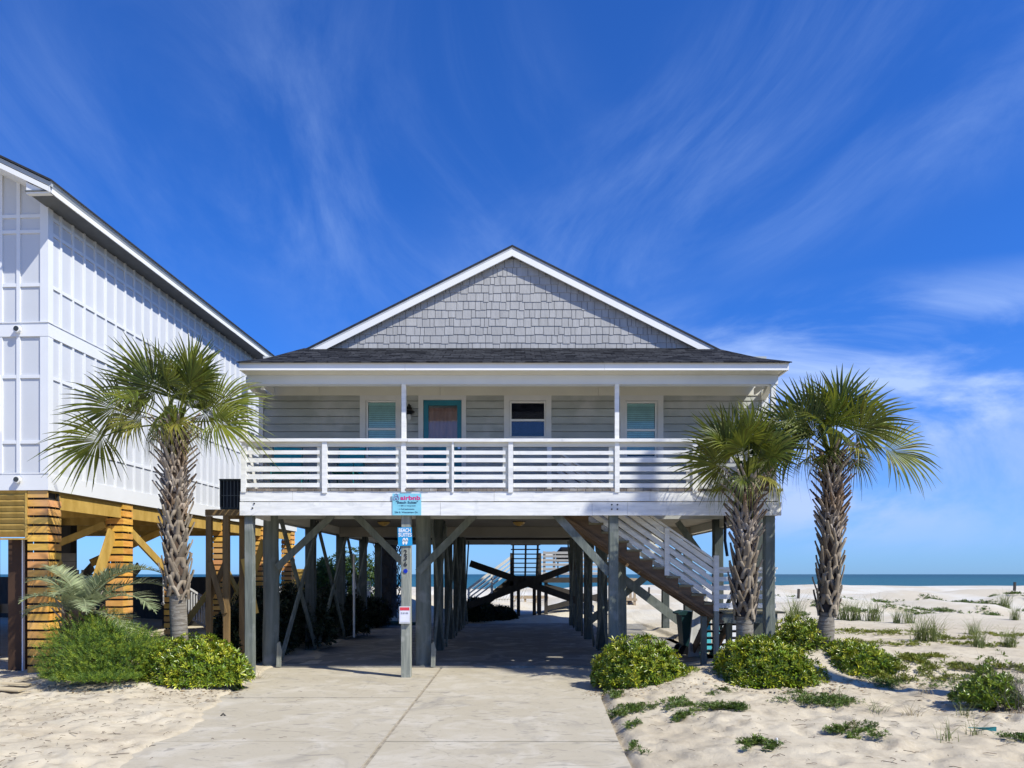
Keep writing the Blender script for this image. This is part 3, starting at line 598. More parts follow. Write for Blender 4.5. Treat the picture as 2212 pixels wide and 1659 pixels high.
for (u,w) in ((270,262),(256,245),(244,222),(258,205),(272,200),(287,205),(298,222),(288,245),(274,262),(255,277),(232,282),(213,270),(213,250),(228,212),(250,165),(272,152),(292,165),(312,212),(326,250),(324,270),(306,282),(285,276),(270,262)): lp.append((fx(u),ty,fz(w)))
MB().tube(lp,.0045,6).build('emblem',mat('purple_grey_emblem',(.22,.10,.30),rough=.4),sg)
S2=F+.04
b0,b1,c0,c1_=X(859,S2),X(891,S2),Z(1179,S2),Z(1139,S2)
BL=mat('bright_blue_sign_face',(.015,.30,.62),rough=.35); WL=mat('white_lettering',(.85,.85,.85),rough=.4)
s2=thing('blue_sign',((b0+b1)/2,S2,c0),'small bright blue sign with white sandals nailed to the numbered post','sign')
MB().add([(b0+.0,S2-.012,c1_-.005),(b1-.012,S2-.012,c1_+.0),(b1,S2-.012,c0+.005),(b0+.012,S2-.012,c0-.005),(b0,S2-.002,c1_-.005),(b1-.012,S2-.002,c1_),(b1,S2-.002,c0+.005),(b0+.012,S2-.002,c0-.005)],[(0,1,2,3),(4,7,6,5),(0,4,5,1),(1,5,6,2),(2,6,7,3),(3,7,4,0)]).build('board',BL,s2)
bm=(b0+b1)/2; bw=b1-b0; t2=S2-.0135
text('BEACH',bm-.005,c1_-.055,t2,.07,bw*.80,WL,'lettering',s2,bold=.02); text('SUITES',bm+.002,c1_-.135,t2,.068,bw*.88,WL,'lettering',s2,bold=.02)
for dx in (-.028,.022):
    pts=[]; 
    for k in range(18):
        a=2*math.pi*k/18; rx=.024*(1+.18*math.sin(a)); pts.append((bm+.006+dx+rx*math.cos(a)+.012*math.sin(a)*.6,c0+.080+.062*math.sin(a)))
    MB().prism(pts,t2-.002,t2).build('sandal',WL,s2)
    MB().tube([(bm+.006+dx-.018,t2-.006,c0+.075),(bm+.010+dx,t2-.008,c0+.115),(bm+.006+dx+.022,t2-.006,c0+.078)],.0035,6).build('sandal_strap',NAVY,s2)
hn=thing('house_number',(X(875.5,F),F+.03,Z(1205,F)),'dark numerals 236 running down the front post','number')
DG=mat('dark_numeral',(.03,.03,.03),rough=.4)
for ch,py in (('2',1193),('3',1205),('6',1218)): text(ch,X(875.7,F+.04),Z(py,F+.04),F+.044,.088,.058,DG,'digit',hn,bold=.01)
bd=MB().tube([(X(876,F+.04),F+.047,Z(1233.5,F+.04)),(X(876,F+.04),F+.036,Z(1233.5,F+.04))],.038,18).build('blue_marker',mat('cobalt_disc',(.005,.03,.42),rough=.3)); tag(bd,'round cobalt blue marker below the house number','marker')
nb=thing('notice_box',(X(874,F),F+.03,Z(1347,F)),'white notice box with a red headed card on the numbered post','box')
e0,e1,g0,g1=X(862.5,F),X(886,F),Z(1347,F),Z(1310,F)
MB().box(e0,e1,F-.01,F+.045,g0,g1).build('case',mat('translucent_case',(.6,.6,.6),rough=.3),nb)
MB().box(e0+.015,e1-.012,F-.013,F-.0105,g0+.03,g1-.015).build('card',mat('white_card',(.75,.76,.85),rough=.5),nb)
MB().box(e0+.015,e1-.012,F-.0155,F-.0135,g1-.07,g1-.015).build('card_header',mat('red_card',(.65,.05,.07),rough=.5),nb)
MB().box(e0+.03,e1-.03,F-.0155,F-.0135,g1-.135,g1-.105).build('card_picture',mat('dark_print',(.12,.14,.2),(.6,.6,.65),40,rough=.5),nb)
# ---------------- neighbouring stilt house ----------------
NC=(-8.42,13.35,0); nh=thing('stilt_house',NC,'tall white board and batten house on orange slatted pillars beside the palm','house',rz=-math.radians(2.8))
def nb_(mb,name,m,parent=None): return mb.build(name,m,parent or nh,local=True)
NW=mat('white_fibre_cement',(.58,.595,.615),(.555,.57,.59),1.2,rough=.6)
NT=mat('white_batten',(.73,.74,.745),(.70,.71,.715),2,rough=.6)
ZB,ZT=3.36,8.46
nb_(MB().box(-9,0,0,13,ZB+.02,ZT+.2).prism([(-9.0,ZT+.201),(0,ZT+.201),(0,8.72),(-4.5,8.72+.487*4.5),(-9.0,8.72)],.001,.2),'wall',NW)
nb_(MB().box(-9,.035,-.035,-.001,ZB,3.65).box(.001,.035,0,13,ZB,3.65),'skirt_board',NT)
nb_(MB().box(-9,.035,-.035,-.001,6.13,6.37).box(.001,.035,0,13,6.13,6.37),'band_board',NT)
nb_(MB().box(-9,.045,-.045,-.0355,3.655,3.675).box(-9,.045,-.05,-.0355,6.372,6.39).box(.0355,.05,-.04,13,6.372,6.39),'ledge',NT)
mb=MB()
for (a,b_) in ((3.651,6.129),(6.371,ZT+.19)):
    mb.box(-.12,.03,-.03,-.0005,a,b_); mb.box(.0005,.0295,-.001,.11,a,b_)
    y=.34
    while y<13: mb.box(.0005,.028,y-.022,y+.022,a,b_); y+=.345
    x=-.53
    while x>-9: mb.box(x-.032,x+.032,-.028,-.0005,a,b_ if b_<7 else 8.66+.487*min(-x,9+x)); x-=.33
nb_(mb,'batten',NT)
mb=MB()
for z in (4.23,5.41,7.06,8.02,8.30):
    mb.box(.0005,.024,.11,13,z-.03,z+.03); mb.box(-9,-.12,-.024,-.0005,z-.03,z+.03)
nb_(mb,'rail_trim',NT)
nb_(MB().box(-9.4,-8.83-.25,-.06,-.001,4.5,5.9).box(-.86-.0,-.845,-.055,-.001,4.44,5.42) if 0 else MB().box(-1.15,-.865,-.06,-.029,4.42,5.44),'window_edge',NT)
ex=.46; ey=-.6; ze=8.42; SLN=.487
nb_(MB().box(.001,ex-.02,ey+.02,13.4,ze+.03,ze+.05),'soffit',mat('eave_shade_soffit',(.13,.14,.15),rough=.8))  # dark soffit colour carries the shade under the eave
nb_(MB().box(ex-.02,ex,ey,13.4,ze,ze+.085),'fascia',WHITEC)
GT=mat('dark_gutter_trim',(.46,.48,.47),(.40,.42,.41),2,rough=.4)
nb_(MB().prism([(ex+.001,ze+.085),(ex+.035,ze+.17),(ex+.035,ze+.18),(ex-.02,ze+.18),(ex-.02,ze+.0855)],ey-.0,13.45),'gutter',GT)
xr=-4.5; zr=ze+.18+SLN*(ex-xr)
nb_(MB().prism([(ex+.05,ze+.165),(xr,zr+.0),(xr,zr+.035),(ex+.05,ze+.20)],ey-.03,13.5).prism([(xr,zr),(-9.5,ze+.16),(-9.5,ze+.2),(xr,zr+.035)],ey-.03,13.5),'roof',ROOFP)
nb_(MB().prism([(ex+.03,ze+.16),(xr,zr-.005),(xr,zr-.075),(ex+.03,ze+.088)],ey,ey+.04),'drip_board',GT)
nb_(MB().prism([(ex,ze+.0875),(xr,zr-.076),(xr,zr-.19),(ex,ze-.0)],ey+.003,ey+.04),'rake_board',WHITEC)
nb_(MB().prism([(ex,ze+.0),(ex-.45,ze+.2),(ex-.45,ze+.0)],ey+.041,ey+.13),'eave_return',WHITEC)
nb_(MB().prism([(ex-.47,ze+.243),(xr,zr-.17),(xr,zr-.185),(ex-.47,ze+.228)],ey+.041,-.0005),'rake_soffit',NT)
# floodlights
for (zc,lab) in ((Z(711,13.3),'round recessed spotlight on the upper white band of the tall house'),(Z(1036,13.3),'round spotlight low on the white skirt board above the slatted pillar')):
    wx=X(38,13.3); w=thing('spotlight',(wx,13.3,zc),lab,'spotlight','spotlights on the tall white house')
    MB().tube([(wx,13.31,zc),(wx,13.26,zc)],.065,18).build('ring',WHITEC,w); MB().tube([(wx,13.262,zc),(wx,13.25,zc)],.045,16).build('lens',mat('dark_lens',(.05,.055,.05),rough=.2),w)
# slatted pillars
def pillar(x1,y0,w,ztop,label=None,skip=False):
    p=nb_(MB().box(x1-w+.07,x1-.07,y0+.07,y0+w-.07,-.1,ztop),'pillar_post',DARKW)
    mb=MB(); z=.06; k=0
    while z<ztop-.02:
        h=min(.118,ztop-z-.001); t=.02
        mb.box(x1-w,x1-.0005,y0,y0+t,z,z+h)
        if not (skip and z>ztop-.2): mb.box(x1-t,x1,y0+t+.001,y0+w,z+.001,z+h)
        mb.box(x1-w,x1-w+t,y0+t+.001,y0+w,z,z+h); mb.box(x1-w+t,x1-t-.001,y0+w-t,y0+w-.001,z,z+h); z+=.1585; k+=1
    mb2=MB()
    for (a,b_) in ((x1-w+.022,x1-w+.06),(x1-.06,x1-.022)):
        for (c,d) in ((y0+.0205,y0+.06),(y0+w-.06,y0+w-.0205)): mb2.box(a,b_,c,d,0,ztop-.001)
    nb_(mb2,'pillar_nailer',DARKW,p); nb_(mb,'pillar_slats',ORNG,p); return p
for i,y in enumerate((0.0,2.35,4.72,7.15,9.9,12.55)): pillar(.0,y,.375 if i<4 else .36,ZB,skip=(i==0))
for y in (2.3,4.9,7.4,10): nb_(MB().box(-3.1,-2.85,y,y+.25,-.1,ZB),'inner_post',DARKW)
for y in (1.2,5.0,9.0,12.5): nb_(MB().box(-6.2,-5.95,y,y+.25,-.1,ZB),'inner_post',DARKW)
nb_(MB().box(-.95,-.70,.28,.5,-.1,2.49),'inner_post',mat('dark_brown_post',(.06,.03,.015),rough=.8)); nb_(MB().box(-.69,-.665,.28,.33,-.1,2.49),'conduit',NT)
nb_(MB().box(-9,-.01,.1,13,ZB-.03,ZB+.0195),'underside',mat('yellow_plywood',(.30,.22,.07),(.26,.18,.05),2,rough=.8))
nb_(MB().box(-.10,-.04,.376,13,ZB-.32,ZB-.031).box(-9,-.38,.04,.10,ZB-.25,ZB-.031),'edge_beam',YEL)
for y in (2.4,4.8,7.2,9.9): nb_(MB().box(-8.9,-.11,y+.1,y+.2,ZB-.3,ZB-.031),'joist',YEL)
# louvre panel
mb=MB().box(-.415,-.38,-.01,.05,2.50,ZB-.001).box(-1.7,-.38,-.012,.05,2.47,2.50); z=2.52
while z<ZB-.05:
    mb.add([(-1.7,-.0,z+.105),(-.416,-.0,z+.105),(-.416,.05,z),(-1.7,.05,z),(-1.7,.012,z+.118),(-.416,.012,z+.118),(-.416,.062,z+.012),(-1.7,.062,z+.012)],[(0,1,2,3),(4,7,6,5),(0,4,5,1),(3,2,6,7)]); z+=.108
nb_(mb,'louvre_panel',YEL)
# Y braces
for (y0,y1) in ((.40,2.30),):
    nb_(MB().beam((-.2,y0,.95+1.25),(-.2,y0+1.05,.9),.05,.26,(1,0,0)),'brace',YEL); nb_(MB().beam((-.2,y1,2.75),(-.2,y1-1.15,.55),.05,.26,(1,0,0)),'brace',YEL)
    nb_(MB().beam((-.35,y1,2.9),(-1.8,y1-.1,2.3),.05,.14),'brace',YEL)
for (a,b_) in (((-.2,2.75,2.9),(-.2,4.6,1.9)),((-.2,4.7,3.0),(-1.5,3.6,2.1)),((-.2,5.1,.4),(-.2,7.1,1.6)),((-.2,7.6,2.2),(-.2,9.8,.2)),((-.2,9.8,2.6),(-.2,7.7,.5)),((-.2,10.3,.4),(-.2,12.4,2.4))): nb_(MB().beam(a,b_,.05,.18,(1,0,0)),'brace',YEL)
# stair and rails in the shade under it
GW=mat('shaded_grey_boards',(.20,.18,.14),(.14,.125,.10),3,rough=.8)
mb=MB()
for k in range(10): mb.box(-2.9,-1.7,3.2+.26*k,3.2+.26*k+.24,.2+.18*k,.235+.18*k)
mb.beam((-1.68,3.1,.1),(-1.68,5.9,2.05),.04,.24).beam((-2.92,3.1,.1),(-2.92,5.9,2.05),.04,.24)
nb_(mb,'stair',GW)
mb=MB().box(-2.2,-1.2,2.6,2.63,1.95,2.12).box(-2.2,-1.2,2.6,2.63,2.13,2.30).box(-3.5,-1.0,2.62,2.65,1.0,1.2).beam((-1.0,2.7,.4),(-2.4,2.7,1.9),.04,.2,(0,1,0))
x=-2.2
while x<-1.0: mb.box(x,x+.05,2.64,2.66,1.25,1.94); x+=.11
nb_(mb,'screen_boards',GW)
BAL=mat('white_vinyl',(.66,.66,.66),rough=.5)
mb=MB().beam((-.9,5.6,1.9),(-.9,9.2,.75),.06,.06).beam((-.9,5.6,1.1),(-.9,9.2,-.05),.05,.05)
for k in range(24): y=5.65+k*.15; z=1.88-.32*(k*.15); mb.box(-.915,-.885,y,y+.03,z-.78,z)
nb_(mb,'balustrade',BAL)
nb_(MB().box(-3.2,-.7,9.9,10.0,.2,1.1),'dark_screen',DARKW)
nb_(MB().box(-10.8,-1.0,12.55,12.7,-.1,1.75),'dark_backdrop',DARKW)  # dark sheet added to darken the view through; no such wall
# ---------------- air conditioner on its stand ----------------
AY=13.95
st_=thing('air_conditioner_stand',(-5.5,AY,0),'yellowish lumber stand with crossed braces beside the deck corner','stand')
MB().box(X(443,AY),X(517,AY),AY,AY+.04,Z(1114,AY),Z(1101,AY)).box(X(443,AY),X(517,AY),AY+.85,AY+.89,Z(1114,AY),Z(1101,AY)).box(X(443,AY),X(517,AY),AY+.041,AY+.849,Z(1103,AY),Z(1100,AY)).build('platform',LUMB,st_)
for (x,y) in ((X(450,AY),AY),(X(488,AY),AY),(X(450,AY),AY+.8),(X(488,AY),AY+.8)): MB().box(x-.05,x+.05,y+.0,y+.09,-.1,Z(1114.5,AY)).build('leg',LUMB,st_)
MB().beam((X(455,AY),AY-.02,Z(1215,AY)),(X(486,AY),AY-.02,Z(1325,AY)),.035,.10,(0,1,0)).build('brace',LUMB,st_); MB().beam((X(485,AY),AY+.1,Z(1210,AY)),(X(450,AY),AY+.1,Z(1290,AY)),.035,.10,(0,1,0)).build('brace',LUMB,st_)
MB().beam((X(496,AY),AY+.75,Z(1205,AY)),(X(522,AY),AY+.75,Z(1330,AY)),.035,.13,(0,1,0)).build('brace',YEL,st_)
MB().beam((X(524,AY),AY+1.2,Z(1160,AY)),(X(498,AY),AY+1.2,Z(1240,AY)),.035,.13,(0,1,0)).build('brace',YEL,st_)
ac=thing('air_conditioner',(X(493,AY),AY+.1,Z(1100,AY)),'dark air conditioning unit on the lumber stand beside the deck','air conditioner')
a0,a1,az0,az1=X(470,AY),X(517,AY),Z(1098.5,AY),Z(1033,AY)
ACM=mat('dark_green_metal',(.022,.03,.03),rough=.4,metal=.2)
MB().box(a0,a1,AY+.12,AY+.7,az0,az0+.04).box(a0-.006,a1+.006,AY+.09,AY+.72,az1-.03,az1).box(a0,a0+.03,AY+.10,AY+.7,az0+.04,az1-.03).box(a1-.03,a1,AY+.10,AY+.7,az0+.04,az1-.03).box(a0+.03,a1-.03,AY+.66,AY+.7,az0+.04,az1-.03).build('case',ACM,ac)
MB().box(a0+.031,a1-.031,AY+.15,AY+.16,az0+.04,az1-.03).build('coil',BLACKM,ac)
mb=MB()
for k in range(5): x=a0+.07+k*(a1-a0-.14)/4; mb.box(x-.005,x+.005,AY+.105,AY+.115,az0+.03,az1-.03)
mb.box(a0,a1,AY+.1,AY+.1045,az0+.25,az0+.262); mb.build('guard',mat('grille_bars',(.10,.115,.115),rough=.4),ac)
# ---------------- porch furniture ----------------
TS=mat('teal_sling_fabric',(.015,.34,.38),(.012,.28,.32),20,rough=.7); TM=mat('teal_metal_tube',(.015,.16,.17),rough=.4)
def chair(cx_,cy,lab,rz_):
    t=thing('porch_chair',(cx_,cy,3.368),lab,'chair','teal chairs on the porch',rz_)
    b=lambda mb,n,m,p=t: mb.build(n,m,p,local=True)
    for s in (-.27,.27): b(MB().tube([(s,-.25,0),(s,-.27,.40),(s,-.22,.60),(s,.1,.62),(s,.24,.60)],.014,8).tube([(s,.28,0),(s,.2,.42),(s,.33,.92)],.014,8),'frame',TM)
    b(MB().prism([(-.27,.42),(.2,.36),(.2,.372),(-.27,.432)],-.25,.25,'x'),'seat',TS); b(MB().prism([(.2,.40),(.33,.92),(.342,.915),(.212,.395)],-.25,.25,'x'),'backrest',TS)
chair(X(618,13.9),13.95,'teal sling chair nearest the left end of the porch',.25); chair(X(745,13.95),14.0,'teal sling chair left of the window and the tall porch post',-.2)
tb=thing('porch_table',(X(683,14.1),14.1,3.368),'small teal slatted table between the two porch chairs','table')
tx=X(683,14.1); mb=MB()
for k in range(6): mb.box(tx-.25,tx+.25,13.88+k*.075,13.94+k*.075,3.83,3.85)
mb.build('table_top',TM,tb)
for (dx,dy) in ((-.22,-.18),(.22,-.18),(-.22,.18),(.22,.18)): MB().tube([(tx+dx,14.1+dy,3.369),(tx+dx*.85,14.1+dy*.9,3.83)],.013,8).build('leg',TM,tb)
# ---------------- bin and boards by the stair ----------------
BIN=mat('dark_green_bin_plastic',(.01,.045,.045),rough=.45)
by=17.0; bx=X(1484,by); bn=thing('wheelie_bin',(bx,by,.03),'dark green wheelie bin standing beside the white leaning board','bin')
MB().add([(bx-.12,by-.22,.10),(bx+.14,by-.22,.10),(bx+.14,by+.25,.10),(bx-.12,by+.25,.10),(bx-.19,by-.27,.93),(bx+.20,by-.27,.93),(bx+.20,by+.28,.93),(bx-.19,by+.28,.93)],[(0,3,2,1),(4,5,6,7),(0,1,5,4),(1,2,6,5),(2,3,7,6),(3,0,4,7)]).build('body',BIN,bn)
MB().prism([(bx-.28,.97),(bx-.22,.92),(bx+.21,.93),(bx+.21,.98),(bx-.12,1.02)],by-.29,by+.30).build('lid',BIN,bn); MB().tube([(bx-.27,by-.2,.95),(bx-.27,by+.2,.95)],.018,8).build('handle',BIN,bn)
for s in (-.27,.24): MB().tube([(bx-.12,by+s,.12),(bx-.12,by+s+.05,.12)],.12,18).build('wheel',BLACKM,bn)
q=16.2; wb=MB().add([(X(1483,q),q-.1,.05),(X(1511,q),q+.1,.05),(X(1530,q+.5),q+.6,1.35),(X(1497,q+.5),q+.5,1.22),(X(1483,q)+.015,q-.13,.05),(X(1511,q)+.015,q+.07,.05),(X(1530,q+.5)+.015,q+.57,1.35),(X(1497,q+.5)+.015,q+.47,1.22)],[(0,1,2,3),(7,6,5,4),(0,4,5,1),(1,5,6,2),(2,6,7,3),(3,7,4,0)]).build('leaning_board',mat('dusty_white_panel',(.40,.39,.36),(.30,.29,.26),3,rough=.8)); tag(wb,'dusty white panel leaning between the bin and the stair landing','board')
q=17.2
mb=MB()
for (p0,p1,h_) in ((1493,1512,.95),(1516,1536,1.05),(1539,1551,.9)): mb.beam((X(p0+9,q),q-.1,.03),(X(p0+14,q),q+.3,h_),.05,(p1-p0)*q/1600,(0,1,0))
o=mb.build('surfboard_stack',mat('turquoise_board',(.02,.33,.38),(.02,.26,.32),2,rough=.4)); tag(o,'turquoise boards stored upright under the stair landing','board')
o=MB().beam((X(1570,q),q,.03),(X(1590,q),q+.35,1.05),.04,.34,(0,1,0)).beam((X(1600,q),q+.05,.03),(X(1612,q),q+.4,.95),.04,.12,(0,1,0)).build('stacked_panel',mat('white_grey_panel',(.55,.56,.58),(.45,.46,.48),4,rough=.6)); tag(o,'pale grey panels stored behind the lower stair treads','panel')
# ---------------- rear stair and decks towards the sea ----------------
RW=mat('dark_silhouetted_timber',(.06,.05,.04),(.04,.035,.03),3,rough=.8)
rs=thing('rear_stair',(.45,30,0),'dark open riser stair behind the house running down to a raised landing','stairs')
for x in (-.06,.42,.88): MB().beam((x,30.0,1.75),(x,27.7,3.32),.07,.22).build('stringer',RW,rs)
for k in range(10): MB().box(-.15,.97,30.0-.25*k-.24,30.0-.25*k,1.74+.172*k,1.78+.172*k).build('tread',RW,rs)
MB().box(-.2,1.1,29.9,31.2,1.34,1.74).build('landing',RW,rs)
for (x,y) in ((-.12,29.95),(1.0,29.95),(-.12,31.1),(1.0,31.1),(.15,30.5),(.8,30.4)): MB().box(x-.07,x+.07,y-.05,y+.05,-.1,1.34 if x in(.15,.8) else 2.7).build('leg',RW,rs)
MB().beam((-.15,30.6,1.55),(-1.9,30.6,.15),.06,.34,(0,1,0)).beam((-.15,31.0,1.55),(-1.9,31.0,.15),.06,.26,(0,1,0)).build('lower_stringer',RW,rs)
for k in range(6): MB().box(-.45-.28*k,-.15-.28*k,30.5,31.1,1.50-.22*k,1.54-.22*k).build('lower_tread',RW,rs)
mb=MB()
for yy in (30.45,31.1):
    for o_,w in ((0,.10),(.20,.06),(.38,.06),(.56,.06)): mb.beam((-.08,yy,2.60-o_),(-1.95,yy,1.20-o_),.04,w,(0,1,0))
    for x in (-.1,-.95,-1.9): zt=2.6-(-.08-x)*.749; mb.box(x-.04,x+.04,yy+.02,yy+.08,zt-1.0,zt)
mb.build('handrail',WHITEC,rs)
rd=thing('raised_deck',(2.0,30.6,0),'raised rear deck with white horizontal railing beyond the house pilings','deck')
MB().box(1.15,4.2,30.0,33,1.5,1.70).build('deck_floor',RW,rd); MB().beam((1.3,30.1,1.35),(4.2,30.1,.6),.06,.2,(0,1,0)).beam((1.3,30.2,.45),(3.4,30.2,.95),.06,.2,(0,1,0)).build('brace',RW,rd)
for x in (1.2,2.9,4.1): MB().box(x,x+.14,30.05,30.19,-.1,1.5).build('leg',RW,rd)
mb=MB().box(1.15,4.2,30.05,30.12,2.66,2.76)
for z in (1.82,2.0,2.18,2.36,2.52): mb.box(1.15,4.2,30.06,30.09,z,z+.09)
for x in (1.15,1.55,2.6,4.1): mb.box(x,x+.1,30.09,30.17,1.7,2.78)
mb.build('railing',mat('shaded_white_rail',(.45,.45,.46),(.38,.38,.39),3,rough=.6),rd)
mb=MB().box(1.15,4.2,32.9,32.97,2.66,2.76)
for z in (1.82,2.02,2.22,2.42): mb.box(1.15,4.2,32.92,32.95,z,z+.11)
mb.build('far_railing',WHITEC,rd)
gr=thing('barbecue_grill',(2.05,30.8,1.7),'black domed barbecue grill behind the railing of the raised rear deck','grill')
MB().tube([(1.7,30.8,2.66),(1.95,30.8,2.78),(2.3,30.8,2.78),(2.5,30.8,2.62)],[.05,.2,.2,.05],12).build('lid',BLACKM,gr); MB().box(1.72,2.5,30.6,31,2.35,2.58).build('body',BLACKM,gr)
for x in (1.76,2.42): MB().box(x,x+.05,30.65,30.7,1.7,2.35).build('leg',BLACKM,gr)
TAN=mat('sunlit_tan_timber',(.42,.33,.22),(.30,.23,.15),3,(1,1,.5),.8,isl=.15)
def walk(name,x0,x1,y,z0,zt,n,lab,g=None):
    w=thing(name,((x0+x1)/2,y,z0),lab,'walkway',g)
    for k in range(n):
        x=x0+(x1-x0)*k/(n-1)
        for yy in (y,y+1.2): MB().box(x-.05,x+.05,yy-.05,yy+.05,z0-.4,zt).build('post',TAN,w)
    MB().box(x0-.1,x1+.1,y-.08,y+1.28,zt-1.0,zt-.9).build('deck_floor',TAN,w)
    MB().box(x0-.1,x1+.1,y-.09,y-.05,zt-.12,zt).box(x0-.1,x1+.1,y-.09,y-.05,zt-.5,zt-.4).box(x0-.1,x1+.1,y+1.25,y+1.29,zt-.12,zt).build('railing',TAN,w)
walk('beach_walkway',X(1334,33),X(1371,33),33,.1,Z(1249,33),3,'weathered timber walkover on the sand seen past the right pilings')
walk('beach_walkway',X(1112,37),X(1180,37),37,.3,Z(1288,37),4,'tan timber walkover on the dune behind the dark rear stair')
mb=MB()
for k in range(12): x=X(1060,35)+k*.13; mb.beam((x,35,.55),(x+.3,35,1.25),.05,.03,(0,1,0))
mb.box(X(1055,35),X(1120,35),35.02,35.06,.62,.68).box(X(1058,35),X(1128,35),35.02,35.06,1.1,1.16); o=mb.build('sand_fence',mat('bleached_pickets',(.62,.60,.55),rough=.8)); tag(o,'leaning bleached picket fence on the sand behind the rear stair','fence')
# white vinyl fence, back left
def vfence(x0,x1,y,zt,lab,capx,slope=0):
    w=thing('vinyl_fence',((x0+x1)/2,y,.2),lab,'fence','white vinyl fences behind the pilings')
    MB().prism([(x0,.2),(x1,.2-slope),(x1,zt-slope),(x0,zt)],y,y+.04).build('fence_panel',BAL,w)
    mb=MB(); x=x0
    while x<x1: mb.box(x,x+.03,y,y+.03,zt-slope*(x-x0)/(x1-x0)+.001,zt+.38-slope*(x-x0)/(x1-x0)); x+=.09
    for k in range(4): mb.box(x0,x1,y+.031,y+.045,zt+.06+.1*k-slope,zt+.09+.1*k-slope)
    mb.build('fence_lattice',BAL,w)
    for x in capx: 
        p=MB().box(x-.07,x+.07,y-.03,y+.11,.0,zt+.42).build('fence_post',BAL,w); MB().tube([(x,y+.04,zt+.42),(x,y+.04,zt+.46),(x,y+.04,zt+.56),(x,y+.04,zt+.68)],[.09,.10,.07,.01],12).build('post_cap',BAL,p,smooth=True)
vfence(X(764,29),X(800,29),29,Z(1275,29)+.1,'white lattice topped fence with pointed post behind the fourth left piling',[X(765,29)],.15)
vfence(X(706,31),X(748,31),31,Z(1262,31)-.1,'white lattice topped fence half hidden by the green shrub',[X(719,31)],.1)
pf=thing('privacy_fence',(X(645,30),30,0),'tall yellow board fence behind the last slatted pillar','fence')
mb=MB(); x=X(622,30)
while x<X(663,30): mb.box(x,x+.14,30,30.02,0,Z(1229,30)); x+=.145
mb.build('fence_panel',YEL,pf); MB().box(X(620,30),X(664,30),29.97,29.999,Z(1236,30),Z(1230,30)).build('top_rail',YEL,pf)
pk=thing('picket_rail',(X(540,27.5),27.5,.4),'white picket railing seen between the stand and the deck pilings','railing')
mb=MB().box(X(495,27.5),X(600,27.5),27.5,27.55,Z(1243,27.5)-.06,Z(1243,27.5)).box(X(495,27.5),X(600,27.5),27.5,27.55,.4,.5); x=X(496,27.5)
while x<X(598,27.5): mb.box(x,x+.09,27.51,27.54,.4,Z(1244,27.5)); x+=.14
mb.build('pickets',BAL,pk); MB().box(X(495,27.5),X(600,27.5),27.46,27.48,Z(1264,27.5),Z(1263,27.5)).build('cable',BLACKM,pk)
# posts in the sand
for (px_,py0,py1,D_,lab) in ((2391,1292-11,1304-5,36,'short dark stake in the bright dune left of the second palm'),(3057,0,0,0,'')):
    pass
for (px_,zb,h_,D_,lab) in ((1724,0,.40,33,'short dark stake in the pale dune right of the corner piling'),(2191,0,.38,36,'short dark stake near the dune crest at the right edge'),(1401,0,.35,38,'short brown stake in the sand behind the crossed braces')):
    x=X(px_,D_); z=float(hgt(x,D_)); o=MB().beam((x,D_,z-.2),(x+.03,D_,z+h_),.09,.09).build('stake',RW); tag(o,lab,'stake','stakes in the dune')
# utility pole standing on the road verge; its shadow crosses the sand and the deck
ux,uy=10.2,7.66
up=thing('utility_pole',(ux,uy,0),'tall round wooden utility pole on the verge right of the view','pole')
MB().tube([(ux,uy,-.5),(ux,uy,6),(ux,uy,14.2)],[.17,.15,.12],16).build('shaft',mat('creosote_pole',(.12,.085,.055),(.08,.055,.04),3,(4,4,.4),.8,.3,10),up,smooth=True)
MB().box(ux-1.1,ux+1.1,uy-.05,uy+.05,13.2,13.32).build('crossarm',LUMB,up)
# ---------------- foliage ----------------
def leafmat(n,c1,c2,isl=.3,hue=.02,trans=.25,rough=.45,spec=.45,sc=3): return mat(n,c1,c2,sc,rough=rough,isl=isl,hue=hue,trans=trans,spec=spec)
PALMG=leafmat('palm_frond_green',(.18,.205,.022),(.075,.105,.014),.45,.02,.30,.42,.35)
PALMY=leafmat('palm_frond_yellow',(.30,.29,.05),(.18,.18,.03),.3,.02,.25,.5,.3)
BOOT=mat('palm_leaf_base',(.215,.145,.085),(.11,.065,.038),6,(1,1,.3),.9,.3,40,isl=.35,c3=(.33,.28,.225),sc3=1.5,lo3=.45,hi3=.6)
BOOTG=mat('grey_palm_leaf_base',(.28,.235,.175),(.15,.115,.078),6,(1,1,.3),.9,.3,40,isl=.3)
CORE=mat('dark_trunk_fibre',(.085,.055,.035),(.045,.03,.02),30,(1,1,.3),.95,.4,60)
TRK=mat('ringed_palm_trunk',(.25,.225,.185),(.13,.11,.085),5,(1,1,9),.95,.6,12,bst=(1,1,5),c3=(.33,.31,.27),sc3=14,lo3=.6,hi3=.75)
